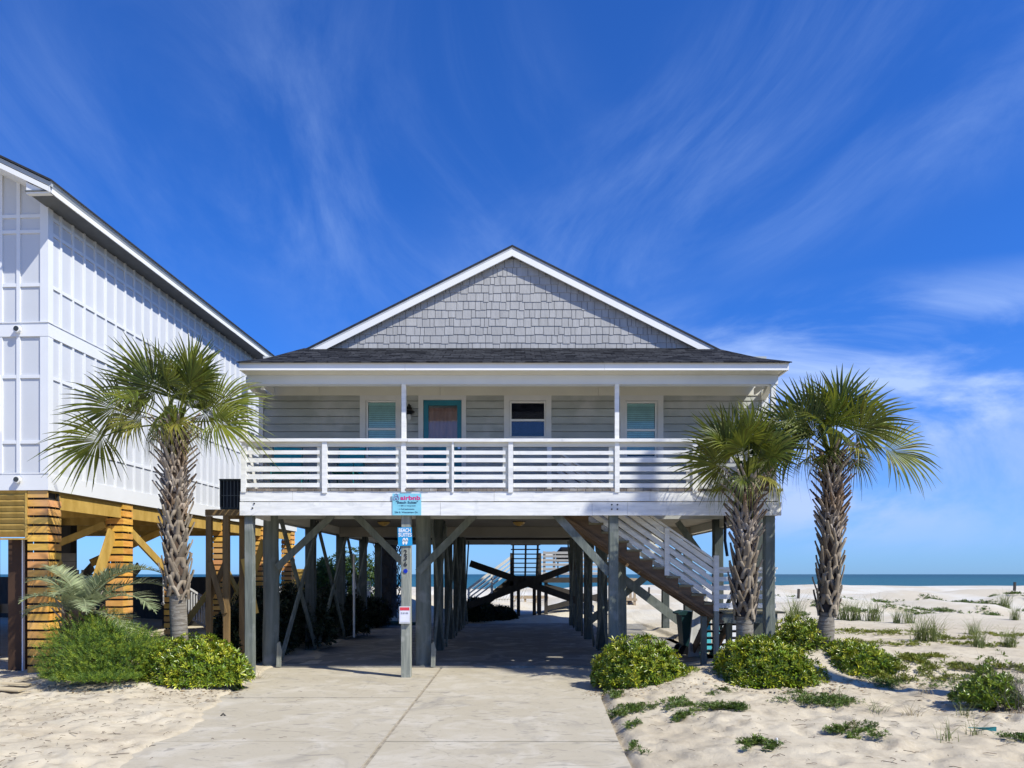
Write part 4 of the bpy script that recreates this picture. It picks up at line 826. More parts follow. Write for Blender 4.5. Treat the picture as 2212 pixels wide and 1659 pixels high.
def fan(L,n,A,cup,droop,seed):
    """one costapalmate blade; local frame x=forward, y=side, z=normal. returns verts, quads"""
    r=np.random.default_rng(seed); ts=np.array([0,.20,.38,.54,.70,.86,1.0]); V_=[];F_=[]
    da=2*A/n
    for i in range(n):
        a=-A+da*(i+.5)+r.normal(0,.015); u=abs(a)/A
        d=np.array([math.cos(a),math.sin(a),cup*(.35+u*.65)]); d/=np.linalg.norm(d)
        Ll=L*(1-.30*u**2)*(1+r.normal(0,.05)); org=np.array([.22*L*(1-u)**1.3,0,-.05*L*(1-u)]); dr=.55*droop*(1+r.normal(0,.35))*(1+1.2*(r.random()<.10)); sidew=r.normal(0,.05)
        w=np.cross(d,[0,0,1]); w/=np.linalg.norm(w); nn=np.cross(w,d)
        b=len(V_)
        for t in ts:
            c=org+d*Ll*t; k=max(0,t-.42); c=c+nn*(-dr*Ll*k*k*1.6)+w*sidew*Ll*k*1.5
            hw=Ll*t*math.tan(da/2)*1.12 if t<=.46 else Ll*.46*math.tan(da/2)*1.12*(1-(t-.46)/.54)**.75
            hw=max(hw,.0016); f=.45*hw
            V_+= [c-w*hw+nn*f, c-nn*f*.3, c+w*hw+nn*f]
        for j in range(len(ts)-1):
            o=b+3*j; F_+=[(o,o+1,o+4,o+3),(o+1,o+2,o+5,o+4)]
    return np.array(V_),np.array(F_)
def frond(base,az,el,Lp,Lb,twist,seed,parent,m=None,A=1.95,cup=.35,droop=.9,sag=.5,name='frond'):
    p=np.array(base,float); e=el; pts=[p.copy()]; k=6
    for i in range(k):
        d=np.array([math.cos(e)*math.cos(az),math.cos(e)*math.sin(az),math.sin(e)]); p=p+d*Lp/k; e-=sag*Lp/k*max(.15,math.cos(e)); pts.append(p.copy())
    e-=.12; f=np.array([math.cos(e)*math.cos(az),math.cos(e)*math.sin(az),math.sin(e)])
    s=np.array([-math.sin(az),math.cos(az),0]); n=np.cross(f,s); 
    if n[2]<0 and abs(e)<1.4: n=-n
    s2=s*math.cos(twist)+n*math.sin(twist); n2=np.cross(f,s2)
    if n2[2]<0: n2=-n2; s2=-s2
    v,fq=fan(Lb,31,A,cup,droop,seed); B=np.stack([f,s2,n2],1); v=v@B.T+p
    # gravity: everything far from the hub bends down
    dd=np.linalg.norm(v-p,axis=1); v[:,2]-=.09*np.minimum(dd/Lb,1.15)**3*Lb*max(.2,math.cos(e))
    mb=MB().tube(pts,[.022,.018,.015,.013,.012,.011,.010],5,cap=False); pv=np.array(mb.v); pf=np.array(mb.f)
    return mesh_obj(name,np.vstack([pv,v]),np.vstack([pf,fq+len(pv)]),m or PALMG,parent)
def boots(prof,z0,z1,r0,n,parent,L=.26,m=None,seed=1,name='leaf_bases',l0=.10,l1=.30,bw=.034):
    r=np.random.default_rng(seed); V_=[];F_=[]
    for i in range(n):
        z=z0+(z1-z0)*(i+r.random())/n; a=i*2.39996+r.normal(0,.12); cx_,cy=prof(z); q=(z-z0)/(z1-z0); R=r0*(1.0+.07*math.sin(z*5))
        out=np.array([math.cos(a),math.sin(a),0]); tg=np.array([-math.sin(a),math.cos(a),0]); up=np.array([0,0,1.])
        LL=L*(1+r.normal(0,.15)); lean=l0+(l1-l0)*q+.16*r.random(); w=bw*(1+r.normal(0,.15)); th=.012; skew=r.normal(0,.10)
        c0=np.array([cx_,cy,z])+out*R*.80
        def strip(P,Ws,dn):
            b=len(V_); 
            for p,ww in zip(P,Ws): V_.extend([p-tg*ww+dn*th*.4,p+dn*th*1.2,p+tg*ww+dn*th*.4,p+tg*ww*.8-dn*th,p-tg*ww*.8-dn*th])
            for j in range(len(P)-1):
                for k in range(5): F_.append((b+5*j+k,b+5*j+(k+1)%5,b+5*j+5+(k+1)%5,b+5*j+5+k))
            e=b+5*(len(P)-1); F_.append((e,e+1,e+2,e+3)); 
        for s_ in (-1,1):       # two legs of the split base meeting in a stub
            P=[c0+tg*s_*.085*R/.2-up*.11+out*.005,c0+tg*s_*.05*R/.2-up*.02+out*.022,c0+tg*s_*.015+up*.06+out*(.045+lean*.05)]; strip(P,[w*.75,w*.8,w*.7],out)
        P=[c0+up*.04+out*.035,c0+up*LL*.45+out*(.05+lean*LL*.4)+tg*skew*LL*.4,c0+up*(LL*.8)+out*(.06+lean*LL*1.0)+tg*skew*LL,c0+up*(LL*.98)+out*(.055+lean*LL*1.35)+tg*skew*LL*1.2]; strip(P,[w*.95,w*.8,w*.62,w*.5],(out*.9-up*.3))
    return mesh_obj(name,np.array(V_),np.array(F_),m or BOOT,parent)
def palm(cx_,cy,zg,zs,zt,lean,r_s,r_b,label,fr,seed,nb,rand=22,split=.5,Lp=.62,Lb=.82,elmin=-.25):
    t=thing('palm_tree',(cx_,cy,zg),label,'palm tree')
    def prof(z): q=(z-zg)/(zt-zg); return (cx_+lean[0]*q+lean[1]*math.sin(q*math.pi),cy)
    k=14; pts=[];rad=[]
    for i in range(k+1):
        z=zg-.2+(zt-zg+.2)*i/k; x,y=prof(z); pts.append((x,y,z)); rad.append(r_s*(1.0+.12*math.exp(-(z-zg)*3)) if z<zs else r_b*.72)
    MB().tube(pts,rad,20).build('trunk',TRK,t,smooth=True)
    MB().tube([(*prof(zs+.04),zs+.04),(*prof((zs+zt)/2),(zs+zt)/2),(*prof(zt),zt)],r_b*.78,16).build('fibre_core',CORE,t,smooth=True)
    zm=zs+(zt-zs)*split
    boots(prof,zs+.05,zm,r_b,int(nb*split*.62),t,.29,BOOTG,seed,'weathered_leaf_bases',.02,.14,.046); boots(prof,zm,zt+.02,r_b*.92,int(nb*(1-split)*1.25),t,.25,BOOT,seed+1,'leaf_bases',.22,.62,.030)
    x,y=prof(zt); r=np.random.default_rng(seed)
    for i in range(12):   # green sheathing petioles at the heart
        a=i*2.4; MB().beam((x+math.cos(a)*.05,y+math.sin(a)*.05,zt-.08),(x+math.cos(a)*.17,y+math.sin(a)*.17,zt+.32+.1*r.random()),.045,.02).build('petiole_base',PALMG,t)
    for i in range(rand):
        q=i/(rand-1); el=1.42-(1.42-elmin)*q**1.15+r.normal(0,.08); az=i*2.39996+r.normal(0,.2); tw=r.choice([-1,1])*r.uniform(.35,1.35)
        frond((x+math.cos(az)*.06,y+math.sin(az)*.06,zt+.02+.12*(1-q)),az,el,Lp*(1.15-.35*q)*(1+r.normal(0,.12)),Lb*(1+r.normal(0,.07)),tw,seed*100+i,t,PALMY if (q>.7 and i%3==0) else None,droop=.35+.9*q+.3*r.random(),cup=.30+.25*r.random(),sag=.5+.8*q)
    for i in range(5):      # short old fronds hanging as a skirt under the crown
        az=i*2*math.pi/5+.3+r.normal(0,.2); frond((x+math.cos(az)*.08,y+math.sin(az)*.08,zt+.06),az,r.uniform(-.1,.5),r.uniform(.16,.30),Lb*r.uniform(.5,.7),r.uniform(-.8,.8),seed*100+80+i,t,PALMY if i%3==1 else None,A=1.5,droop=1.9,cup=.1,sag=2.2)
    for j,(sa,depth,el,lp,lb,tw,dr) in enumerate(fr):   # sa: compass angle, 0 = right, 90 = away
        frond((x,y,zt+.04),math.radians(sa),math.radians(el),lp,lb,tw,seed*100+50+j,t,droop=dr*.8,cup=.25,sag=.45,A=1.6)
    return t
# left palm
LY=12.4
palm(X(391,LY),LY,.2,Z(1288,LY),Z(925,LY),(-.10,-.03),.135,.175,'tall left palm with shaggy crossed leaf bases in front of the white house',
 [(180,0,28,.95,.85,1.15,1.0),(188,0,2,1.15,.85,.9,1.3),(172,0,52,.75,.85,1.2,.7),(8,0,38,.70,.85,1.2,.7),(-8,0,12,.7,.8,1.0,1.1),(92,0,72,.5,.9,.2,.4),(200,0,68,.6,.9,1.3,.5),(-20,0,66,.55,.9,1.3,.5)],3,150,11,Lp=.62,Lb=.64,elmin=.6)
P1=12.0
palm(X(1610,P1),P1,.25,Z(1337,P1),Z(1040,P1),(.02,-.02),.135,.168,'short right palm with a narrow tuft standing against the deck railing',
 [(180,0,62,.5,.78,1.0,.5),(170,0,35,.42,.75,1.0,.8),(5,0,60,.45,.78,1.0,.5),(95,0,80,.4,.85,.2,.3)],5,140,12,Lp=.50,Lb=.60,elmin=.75)
P2=12.4
palm(X(1777,P2),P2,.35,Z(1328,P2),Z(985,P2),(.16,.05),.138,.152,'far right palm with a spreading crown standing clear against the sky',
 [(180,0,40,.62,.85,1.2,.6),(183,0,14,.65,.82,1.0,1.0),(2,0,16,.92,.88,1.25,.7),(15,0,42,.6,.82,1.2,.6),(95,0,75,.5,.88,.2,.3),(165,0,65,.55,.85,1.2,.4),(-5,0,68,.5,.85,1.2,.4)],8,140,10,Lp=.52,Lb=.66,elmin=.55)
# dark palm trunk behind the house
bp_=thing('palm_tree',(X(838,29.2),29.2,0),'dark shaded palm trunk behind the rear left pilings','palm tree')
pf_=lambda z:(X(838,29.2),29.2)
MB().tube([(*pf_(0),-.1),(*pf_(0),5.2)],[.36,.33],16).build('trunk',DARKW,bp_,smooth=True); boots(pf_,.2,5.2,.52,120,bp_,.42,mat('black_brown_leaf_base',(.05,.04,.03),(.03,.025,.02),5,rough=.9,isl=.3),12)
for i in range(10): a=i*2.4; frond((pf_(0)[0],29.2,5.1),a,1.0-.09*i,1.0,1.2,.3,900+i,bp_,droop=.8)
# pindo palm
def pinnate(base,az,el,L,seed,parent,m):
    r=np.random.default_rng(seed); p=np.array(base,float); e=el; pts=[p.copy()]; dirs=[]; k=16
    for i in range(k):
        d=np.array([math.cos(e)*math.cos(az),math.cos(e)*math.sin(az),math.sin(e)]); dirs.append(d); p=p+d*L/k; e-=1.55/k*(.5+1.3*i/k); pts.append(p.copy())
    dirs.append(dirs[-1]); mb=MB().tube(pts,[.018*(1-.8*i/k)+.003 for i in range(k+1)],5,cap=False); V_=list(map(np.array,mb.v)); F_=list(mb.f); up=np.array([0,0,1.])
    for i in range(52):
        q=.14+.84*i/51; j=min(int(q*k),k-1); c=pts[j]+(pts[j+1]-pts[j])*(q*k-j); d=dirs[j]; s=np.cross(d,up); s/=np.linalg.norm(s); n=np.cross(s,d)
        for sg_ in (-1,1):
            ll=.50*math.sin(math.pi*min(1,.18+q*.85))**.7*(1+r.normal(0,.08))*L/1.7; dr=d*.55+s*sg_*.75+n*(.35+r.normal(0,.1)); dr/=np.linalg.norm(dr); w=np.cross(dr,n); w/=np.linalg.norm(w); b=len(V_)
            for t,hw in ((0,.006),(.45,.011),(1,.001)): cc=c+dr*ll*t-up*ll*.22*t*t; V_+= [cc-w*hw,cc+w*hw]
            F_+=[(b,b+1,b+3,b+2),(b+2,b+3,b+5,b+4)]
    return mesh_obj('frond',np.array(V_),np.array(F_),m,parent)
PIN=leafmat('blue_green_pindo_frond',(.36,.40,.22),(.22,.27,.13),.35,.02,.3,.5,.4)
qy=12.35; qx=X(172,qy); pp=thing('pindo_palm',(qx,qy,.1),'low blue green feather palm rising behind the leafy shrubs','palm tree')
MB().tube([(qx,qy,-.1),(qx,qy,.5),(qx,qy,1.25)],[.17,.19,.13],12).build('trunk',BOOT,pp,smooth=True); boots(lambda z:(qx,qy),.3,1.2,.2,36,pp,.35,BOOT,31)
for i,(a,e,L_) in enumerate(((4,62,1.75),(-12,38,1.65),(-22,14,1.5),(14,72,1.5),(176,66,1.25),(165,80,1.3),(188,34,1.0),(60,70,1.4),(-80,55,1.2),(-55,40,1.3),(100,60,1.4),(-120,50,1.1),(20,50,1.7))): pinnate((qx,qy,1.15),math.radians(a),math.radians(e),L_,40+i,pp,PIN)
# shrubs ----------------------------------------------------------------
def whorl(nl=7,L=1.0,w=.34,tilt=.55):
    V_=[];F_=[]
    for i in range(nl):
        a=2*math.pi*i/nl+.3*(i%2); t=tilt+.35*(i%2); d=np.array([math.cos(a)*math.cos(t),math.sin(a)*math.cos(t),math.sin(t)]); s=np.array([-math.sin(a),math.cos(a),0]); n=np.cross(d,s); b=len(V_)
        V_+= [d*.06*L,d*.55*L+s*w*.38+n*.03,d*.62*L-n*.06,d*.55*L-s*w*.38+n*.03,d*L*(1-.15*(i%2))+n*-.05]
        F_+=[(b,b+1,b+2,b+2),(b,b+2,b+3,b+3)] if 0 else []
        F_+=[(b,b+1,b+4,b+2),(b,b+2,b+4,b+3)]
    return np.array(V_),np.array(F_)
def sprig(nl=12,L=1.0):
    V_=[];F_=[]
    for i in range(nl):
        q=(i+1)/nl; a=i*2.4; c=np.array([0,0,q*L*.8]); d=np.array([math.cos(a)*.6,math.sin(a)*.6,.65]); d/=np.linalg.norm(d); s=np.cross(d,[.3,.2,1]); s/=np.linalg.norm(s); l=.32*L*(1.1-.5*q); b=len(V_)
        V_+= [c,c+d*l*.5+s*l*.12,c+d*l,c+d*l*.5-s*l*.12]; F_+=[(b,b+1,b+2,b+3)]
    return np.array(V_),np.array(F_)
WH=whorl(); SPR=sprig()
def lumps(d,seed,k=9,amp=.28):
    r=np.random.default_rng(seed); c=r.normal(size=(k,3)); c/=np.linalg.norm(c,axis=1)[:,None]; c[:,2]=abs(c[:,2]); w=r.uniform(-.4,1,k)
    return 1+amp*(np.exp((d@c.T-1)*7)*w).sum(1)
def shrub(name,cx_,cy,R,n,sz,m,label,seed,tmpl=WH,group=None,zg=None,squash=1.0,core=None,amp=.28,extra=(),depth=.45,tipm=None):
    zg=float(hgt(cx_,cy)) if zg is None else zg
    t=thing(name,(cx_,cy,zg),label,'shrub',group); r=np.random.default_rng(seed)
    L_=[];D_=[]; parts=[((cx_,cy,zg),R,n)]+[((cx_+e[0],cy+e[1],zg+e[2]),e[3],e[4]) for e in extra]
    for (c,RR,nn) in parts:
        d=r.normal(size=(nn,3)); d/=np.linalg.norm(d,axis=1)[:,None]; d[:,2]=np.where(d[:,2]<-.12,-d[:,2]*.9,d[:,2])
        q=1-depth*r.random(nn)**1.7; rad=lumps(d,seed+len(L_),amp=amp)*q
        loc=d*np.array(RR)*rad[:,None]+np.array(c); loc[:,2]=np.maximum(loc[:,2],zg+.03+.05*r.random(nn)); nd=d/np.array(RR); nd/=np.linalg.norm(nd,axis=1)[:,None]
        nd=nd+r.normal(0,.38,(nn,3))+np.array([0,0,.35]); nd/=np.linalg.norm(nd,axis=1)[:,None]; L_.append(loc); D_.append(nd)
    loc=np.vstack(L_); nd=np.vstack(D_); k=len(loc); sc=sz*(1+r.normal(0,.2,k)); B=rot_basis(nd)
    tf_=.55 if tmpl is SPR else .74; pm=r.permutation(k)
    for (ids,mm,nm) in (((pm[:int(k*tf_)],m,'leaves'),(pm[int(k*tf_):],tipm,'young_leaves')) if tipm else ((pm,m,'leaves'),)):
        v,f=scatter(tmpl[0],tmpl[1],B[ids],loc[ids],sc[ids]); mesh_obj(nm,v,f,mm,t)
    mb=MB()
    for i in range(26):
        a=r.random()*6.28; e=r.uniform(.3,1.3); pt=(cx_+R[0]*.8*math.cos(a)*math.cos(e),cy+R[1]*.8*math.sin(a)*math.cos(e),zg+R[2]*.8*math.sin(e)); mb.tube([(cx_+.1*math.cos(a),cy+.1*math.sin(a),zg-.05),tuple((np.array(pt)+np.array([cx_,cy,zg]))/2+r.normal(0,.03,3)),pt],[.012,.008,.004],4,cap=False)
    mb.build('twigs',mat('shrub_twig',(.10,.075,.05),rough=.9) if 'shrub_twig' not in bpy.data.materials else bpy.data.materials['shrub_twig'],t)
    return t
PIT=leafmat('pittosporum_leaf',(.21,.29,.02),(.10,.165,.014),.5,.025,.18,.28,.55); PITY=leafmat('pittosporum_tip',(.48,.48,.035),(.32,.37,.03),.3,.02,.25,.32,.5)
FER=leafmat('feathery_leaf',(.13,.22,.035),(.07,.14,.025),.4,.02,.35,.5,.35); FERY=leafmat('feathery_tip',(.32,.40,.04),(.18,.28,.03),.3,.02,.35,.5,.35)
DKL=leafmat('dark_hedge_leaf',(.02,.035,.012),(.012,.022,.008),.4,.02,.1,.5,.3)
G2='clipped glossy shrubs around the driveway'
shrub('shrub',X(205,11.5),11.75,(.72,.58,.84),4600,.115,FER,'feathery dark green shrub spilling over a hollow in the sand at left',101,SPR,extra=((.5,.1,.02,(.48,.45,.58),1900),(-.25,-.25,-.2,(.45,.4,.55),1200),(.25,-.5,-.25,(.42,.32,.42),1300)),amp=.4,tipm=FERY)
shrub('shrub',X(195,11.9),12.35,(.42,.35,.55),1500,.10,FER,'upright light green shrub at the foot of the feather palm',103,SPR,zg=.62,amp=.4,tipm=FERY)
shrub('shrub',X(412,11.6),11.85,(.66,.58,.64),1900,.085,PIT,'wide glossy shrub between the left palm and the corner piling',104,group=G2,zg=.12,extra=((-.42,-.05,0,(.42,.45,.56),700),(.36,.05,.0,(.36,.42,.56),600),(0,-.1,-.1,(.72,.5,.40),600)),amp=.3,tipm=PITY)
shrub('shrub',X(1385,11.8),12.0,(.66,.58,.66),1900,.085,PIT,'rounded glossy shrub at the right edge of the driveway',105,group=G2,zg=.05,extra=((.62,-.08,-.05,(.45,.4,.36),650),(-.35,-.05,-.03,(.42,.42,.52),650),(.9,-.05,-.05,(.28,.3,.22),250)),amp=.36,tipm=PITY)
shrub('shrub',X(1660,11.4),11.55,(.56,.52,.72),1800,.088,PIT,'large glossy shrub in front of the short right palm trunk',106,group=G2,zg=.12,extra=((-.30,-.1,-.1,(.38,.38,.46),500),(.34,-.12,.0,(.36,.38,.52),500)),amp=.36,tipm=PITY)
shrub('shrub',X(1848,11.9),12.0,(.66,.6,.60),2000,.085,PIT,'broad glossy shrub in front of the far right palm trunk',107,group=G2,zg=.17,extra=((.42,-.15,-.08,(.42,.4,.38),500),(-.4,.4,.1,(.4,.4,.56),450)),amp=.34,tipm=PITY)
shrub('shrub',X(1725,13.4),13.4,(.62,.5,.85),1500,.085,PIT,'taller yellow green shrub between the corner piling and the far right palm',108,group=G2,zg=.2,tipm=PITY)
shrub('shrub',X(2130,9.5),9.5,(.40,.34,.33),800,.07,PIT,'scruffy loose shrub among grey twigs at the right edge',109,zg=.18,amp=.6,depth=.75,extra=((.1,.1,.0,(.2,.2,.46),260),))
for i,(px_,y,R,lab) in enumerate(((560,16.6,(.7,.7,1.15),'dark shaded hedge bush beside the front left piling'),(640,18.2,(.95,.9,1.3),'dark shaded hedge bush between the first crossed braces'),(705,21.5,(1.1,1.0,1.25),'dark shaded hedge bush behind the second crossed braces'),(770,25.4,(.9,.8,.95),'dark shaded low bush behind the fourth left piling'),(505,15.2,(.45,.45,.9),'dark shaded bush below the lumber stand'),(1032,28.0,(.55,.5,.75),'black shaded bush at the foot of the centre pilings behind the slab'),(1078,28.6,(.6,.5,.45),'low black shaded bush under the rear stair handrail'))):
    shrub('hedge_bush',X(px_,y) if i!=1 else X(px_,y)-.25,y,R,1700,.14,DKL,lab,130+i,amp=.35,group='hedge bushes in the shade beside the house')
BRT=leafmat('sunlit_green_leaf',(.07,.13,.02),(.04,.08,.015),.4,.02,.25)
for i,(px_,y,R,zc,lab) in enumerate(((700,29.5,(.75,.6,2.0),.1,'sunlit green bush behind the second left piling'),(750,33.5,(1.5,1.0,2.35),.1,'tall dark green tree crown behind the white vinyl fence'),(660,28.2,(.6,.5,1.15),0,'sunlit yellow green bush at the foot of the yellow fence'))):
    shrub('background_bush',X(px_,y),y,R,1500,.2,BRT,lab,150+i,zg=zc,amp=.5,group='bushes behind the left pilings')
# grasses ------------------------------------------------------------------
def tuft_mesh(n,hh,spread,seed,w=.006):
    r=np.random.default_rng(seed); V_=[];F_=[]
    for i in range(n):
        a=r.random()*6.28; l=hh*(.55+.6*r.random()); o=np.array([r.normal(0,spread*.25),r.normal(0,spread*.25),-.02]); ou=np.array([math.cos(a),math.sin(a),0]); k=spread*(.5+r.random()); s=np.array([-ou[1],ou[0],0]); b=len(V_); kk=r.random()
        for t in (0,.35,.7,1): c=o+ou*k*t*t*1.2+np.array([0,0,l*(t-.35*kk*t*t)]); ww=w*(1-t*.9); V_+= [c-s*ww,c+s*ww]
        F_+=[(b,b+1,b+3,b+2),(b+2,b+3,b+5,b+4),(b+4,b+5,b+7,b+6)]
    return np.array(V_),np.array(F_)
GRS=leafmat('sea_oat_blade',(.20,.24,.07),(.13,.17,.05),.4,.02,.2,.6,.3); GDR=leafmat('dry_grass_blade',(.30,.25,.14),(.2,.16,.09),.3,.01,.2,.7,.2)
def ground_at(px_,py):
    D_=2960/(py-1240)
    for _ in range(25): z=float(hgt(X(px_,D_),D_)); D_=.5*D_+.5*(H-z)*1600/(py-1240)
    return X(px_,D_),D_,float(hgt(X(px_,D_),D_))
protos=[]
TU=[(1822,1339,1.2,'wispy sea oats clump right of the far palm trunk'),(1848,1340,1.1,'sea oats clump just right of the one beside the far palm'),(1887,1342,1.25,'dense sea oats clump in line with the far palm shrubs'),(1939,1346,.8,'thin sea oats clump left of the tallest pair'),(1965,1348,1.0,'small leaning sea oats clump beside the tallest pair'),(1988,1384,1.35,'left half of the tallest sea oats pair on the dune'),(2016,1386,1.45,'right half of the tallest sea oats pair on the dune'),(2112,1398,1.2,'ragged sea oats clump right of the tallest pair'),(2100,1372,.9,'small sea oats tuft behind the ragged clump'),(2180,1398,1.1,'sea oats clump near the right edge of the sand'),(2192,1340,.8,'sea oats tuft at the right edge below the bright dune'),(2170,1310,.9,'sea oats tuft below the stake at the right edge'),(1705,1345,.9,'thin sea oats behind the yellow green shrub'),(1718,1338,1.3,'tall thin sea oats stalks right of the corner piling')]
for i,(px_,py,s_,lab) in enumerate(TU):
    x,y,z=ground_at(px_,py)
    if i<3: v,f=tuft_mesh(95,.62,.28,200+i,.006); o=mesh_obj('sea_oats',v,f,GRS); o.location=(x,y,z); protos.append(o)
    else: o=protos[i%3].copy(); COL.objects.link(o); o.location=(x,y,z); o.rotation_euler=(0,0,i*1.7)
    k=s_*y/20; o.scale=(k,k,k); tag(o,lab,'grass clump','sea oats clumps on the dune')
TW=leafmat('grey_twig',(.17,.155,.135),(.12,.105,.09),.3,.0,.0,.9,.1)
for i,(px_,y,lab) in enumerate(((2150,10.3,'grey twiggy brush behind the loose shrub at the right edge'),(2205,9.2,'grey twiggy brush at the right edge of the sand'))):
    v,f=tuft_mesh(170,.62,.55,230+i,.0035); x=X(px_,y); o=mesh_obj('dry_brush',v,f,TW); o.location=(x,y,float(hgt(x,y))); tag(o,lab,'brush','dry twiggy brush at the right edge')
SM=[(1188+0,0,0)]
sp_=[]
small=[(2045,1600,.30,'spiky grass tuft on the open sand below the shrub at right'),(1846,1583,.22,'little dry grass tuft on the sand near the driveway'),(2080,1545,.3,'grass tuft at the left foot of the round right shrub'),(2110,1590,.25,'low grass tuft in front of the round right shrub'),(1893,1538,.22,'small grass tuft among the vines right of the driveway'),(560,1475,.3,'dry grass tuft at the foot of the corner piling'),(528,1450,.32,'grass tuft at the right end of the left glossy shrub'),(505,1485,.25,'low grass tuft on the sand bank left of the driveway'),(1810,1510,.25,'thin grass tuft beside the vine patch on the right sand'),(2000,1500,.22,'thin grass tuft below the broad right shrub'),(1965,1545,.2,'little twiggy tuft on the mid right sand'),(2190,1500,.3,'grass tuft behind the twiggy brush at the right edge')]
for i,(px_,py,hh,lab) in enumerate(small):
    x,y,z=ground_at(px_,py); v,f=tuft_mesh(26,hh,.18,260+i,.004); o=mesh_obj('grass_tuft',v,f,GDR if i in(1,5,9,10) else GRS); o.location=(x,y,z); tag(o,lab,'grass tuft','small grass tufts on the sand')
# ground vines and litter ------------------------------------------------
VINE=leafmat('beach_vine_leaf',(.13,.20,.03),(.075,.13,.02),.4,.03,.2,.4,.4); VINY=leafmat('yellow_vine_leaf',(.26,.28,.04),(.17,.21,.03),.3,.02,.25,.5,.3)
def patch(lst,m,seed,sz,flat=.9,name='ground_cover'):
    r=np.random.default_rng(seed); Ls=[]
    for (px_,py,rx,ry,n) in lst:
        x,y,_=ground_at(px_,py); k=n; cl=r.normal(size=(max(3,n//22),2)); ci=r.integers(0,len(cl),k)
        xx=x+rx*(.80*cl[ci,0]+.24*r.normal(size=k)); yy=y+ry*(.80*cl[ci,1]+.24*r.normal(size=k)); Ls.append(np.stack([xx,yy],1))
    P=np.vstack(Ls); ok=~((P[:,0]>XL(P[:,1]))&(P[:,0]<XR(P[:,1])+.02)&(P[:,1]<14.6)); P=P[ok]; zz_=hgt(P[:,0],P[:,1])+.015+.05*r.random(len(P))**2
    loc=np.column_stack([P,zz_]); nd=np.array([0,0,1.])+r.normal(0,.45,(len(P),3)); nd/=np.linalg.norm(nd,axis=1)[:,None]
    v,f=scatter(WH[0],WH[1],rot_basis(nd),loc,sz*(1+.3*r.normal(size=len(P)))); o=mesh_obj(name,v,f,m); return tag(o,'low green beach vines creeping over the sand' if m is VINE else 'yellow green low vines on the far sand','ground cover',kind='stuff')
patch([(1355,1530,.18,.3,260),(1340,1548,.15,.15,120),(1440,1525,.25,.3,260),(1462,1552,.12,.12,110),(1550,1532,.22,.18,220),(1590,1530,.16,.16,220),(1762,1515,.30,.22,480),(1800,1525,.25,.2,220),(1835,1585,.16,.14,330),(1360,1572,.12,.2,60),(1370,1620,.1,.3,50),(1640,1608,.14,.1,150),(1660,1620,.12,.08,90),(2150,1470,.25,.2,170),(2195,1600,.15,.12,120),(1560,1500,.2,.15,60),(1990,1482,.35,.18,160),(1920,1478,.3,.12,130),(495,1478,.12,.15,90),(515,1492,.08,.06,70),(1330,1505,.12,.25,160)],VINE,301,.038)
patch([(2010,1440,.35,.22,260),(1935,1440,.35,.2,200),(2090,1448,.3,.15,240),(2180,1448,.25,.12,140),(1900,1372,.9,.35,260),(1850,1362,.8,.3,200),(1960,1395,.7,.3,200),(2060,1380,.4,.3,120),(2130,1375,.9,.3,140),(2190,1395,.6,.3,100),(1990,1422,.6,.15,160)],VINY,302,.062)
patch([(1850,1300,1.1,1.3,200),(1900,1312,.7,.9,90),(2025,1305,.5,1.0,230),(2045,1318,.7,.6,90),(2130,1308,.6,1.2,200),(2150,1322,.5,.6,90),(2195,1305,.4,.6,60),(1815,1318,.5,.5,110),(2080,1300,.35,.7,90),(2170,1296,.3,.6,80),(1880,1326,.6,.3,90),(1980,1328,.5,.3,60),(1765,1312,.4,.5,60),(1968,1312,.4,.7,80)],VINE,303,.09)
def litter():
    r=np.random.default_rng(5); n=1500; V_=[];F_=[]
    for i in range(n):
        if i<700: x,y=r.uniform(-8,-2.6),r.uniform(6.6,11.6)
        elif i<1350: x,y=r.uniform(1.0,8.5),r.uniform(6.6,14)
        else: x,y=r.uniform(3,14),r.uniform(14,26)
        if XL(y)-.1<x<XR(y)+.05 and y<14.6 and r.random()<.93: continue
        z=float(hgt(x,y))+.012 if not (XL(y)<x<XR(y)) else .012
        a=r.random()*3.14 ; l=abs(r.normal(.02,.03))+.008; w=.0022+.002*r.random(); b=len(V_); cur=r.normal(0,.5)
        for t in (-1,-.3,.3,1): p=np.array([x+math.cos(a+cur*t*.5)*l*t,y+math.sin(a+cur*t*.5)*l*t,z+.012*(1-t*t)*r.random()]); V_+= [p+[0,-w,0],p+[0,0,w*1.4],p+[0,w,0]]
        for j in range(3):
            o=b+3*j; F_+=[(o,o+3,o+4,o+1),(o+1,o+4,o+5,o+2)]
    o=mesh_obj('beach_litter',np.array(V_),np.array(F_),mat('dry_stalk_litter',(.12,.085,.055),(.07,.05,.035),9,rough=.9,isl=.5)); tag(o,'dry dark stalks and twigs scattered over the sand','litter',kind='stuff')
litter()
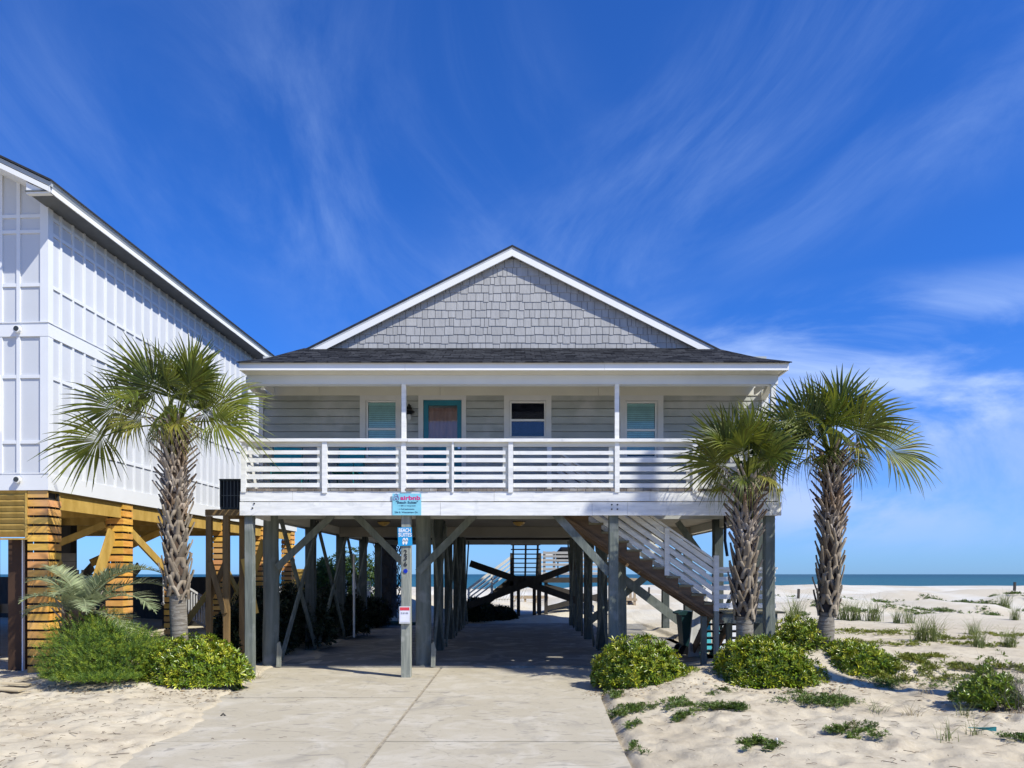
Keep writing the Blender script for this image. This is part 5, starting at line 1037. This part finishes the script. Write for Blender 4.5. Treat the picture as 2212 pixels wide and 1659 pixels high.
def leaf_litter():
    r=np.random.default_rng(9); V_=[];F_=[]
    for (px_,y,rx,ry,n) in ((200,11.3,1.1,.5,260),(425,11.35,1.0,.45,240),(1385,11.5,.9,.5,240),(1665,11.1,1.0,.45,260),(1838,11.2,1.0,.5,200),(2130,9.3,.7,.5,200),(1600,13.3,.8,.5,120)):
        for i in range(n):
            x=X(px_,y)+r.normal(0,rx*.6); yy=y+r.normal(0,ry*.6); 
            if XL(yy)+.15<x<XR(yy)-.25 and yy<14.6: continue
            z=max(float(hgt(x,yy)),.0)+.010; a=r.random()*6.28; l=r.uniform(.018,.04); w=l*.35; c,s_=math.cos(a),math.sin(a); t=r.uniform(-.01,.012); b=len(V_)
            V_+= [(x-c*l,yy-s_*l,z),(x-s_*w,yy+c*w,z+abs(t)),(x+c*l,yy+s_*l,z+.004),(x+s_*w,yy-c*w,z)]; F_.append((b,b+1,b+2,b+3))
    o=mesh_obj('leaf_litter',np.array(V_),np.array(F_),mat('dead_leaf_litter',(.26,.17,.08),(.14,.09,.045),9,rough=.8,isl=.5)); tag(o,'dry fallen leaves lying under the shrubs','litter',kind='stuff')
leaf_litter()
# scraps beside the tall house and other small things
for i,(px_,py,w,h_,a,lab) in enumerate(((28,1484,.5,.09,.1,'pale plank lying at the lower left near the slatted pillar'),(62,1472,.42,.07,.5,'broken pale plank leaning toward the slatted pillar'),(20,1496,.42,.16,-.1,'flat yellowish board lying at the left edge'))):
    x,y,z=ground_at(px_,py); o=MB().box(-w/2,w/2,-h_/2,h_/2,.012,.03).build('plank',mat('pale_scrap_wood',(.50,.42,.28),(.40,.32,.2),4,rough=.8) if i==0 else bpy.data.materials['pale_scrap_wood']); o.location=(x,y,z+.03); o.rotation_euler=(.1,.05,a); tag(o,lab,'plank','scrap planks on the sand')
x,y,z=ground_at(482,1558); o=MB().tube([(x-.02,y,z),(x-.03,y,z+.07),(x,y,z+.10),(x+.03,y,z+.07),(x+.03,y,z+.01)],.012,8).build('buried_hook',DARKW); tag(o,'small dark curved hook poking out of the left sand','hook')
x,y,z=ground_at(2133,1580); o=MB().add([(x-.18,y+.05,z+.03),(x+.1,y,z+.0),(x+.1,y,z+.05),(x-.05,y,z+.04),(x-.18,y+.06,z+.035),(x+.1,y+.012,z),(x+.1,y+.012,z+.05),(x-.05,y+.012,z+.04)],[(0,1,2,3),(7,6,5,4),(0,4,5,1),(1,5,6,2),(2,6,7,3),(3,7,4,0)]).build('plastic_scrap',mat('teal_plastic',(.02,.22,.24),rough=.4)); tag(o,'piece of teal plastic half buried below the right shrub','debris')
x,y,z=ground_at(1678,1609); o=MB().tube([(x,y,z-.03),(x,y,z+.07)],.012,8).build('marker_peg',WHITEC); tag(o,'tiny white peg standing in the right sand','peg')
HOSE=mat('dark_green_tarp',(.02,.07,.05),rough=.6); hx=X(830,26.9)
mb=MB()
for k in range(5): mb.tube([(hx-.9+.3*j,26.2+.25*k+.1*math.sin(j*2+k),.05+.05*math.sin(j+k)) for j in range(8)],.035,6)
o=mb.build('garden_hose',HOSE); tag(o,'dark green hose lying on the slab at the rear left','hose')
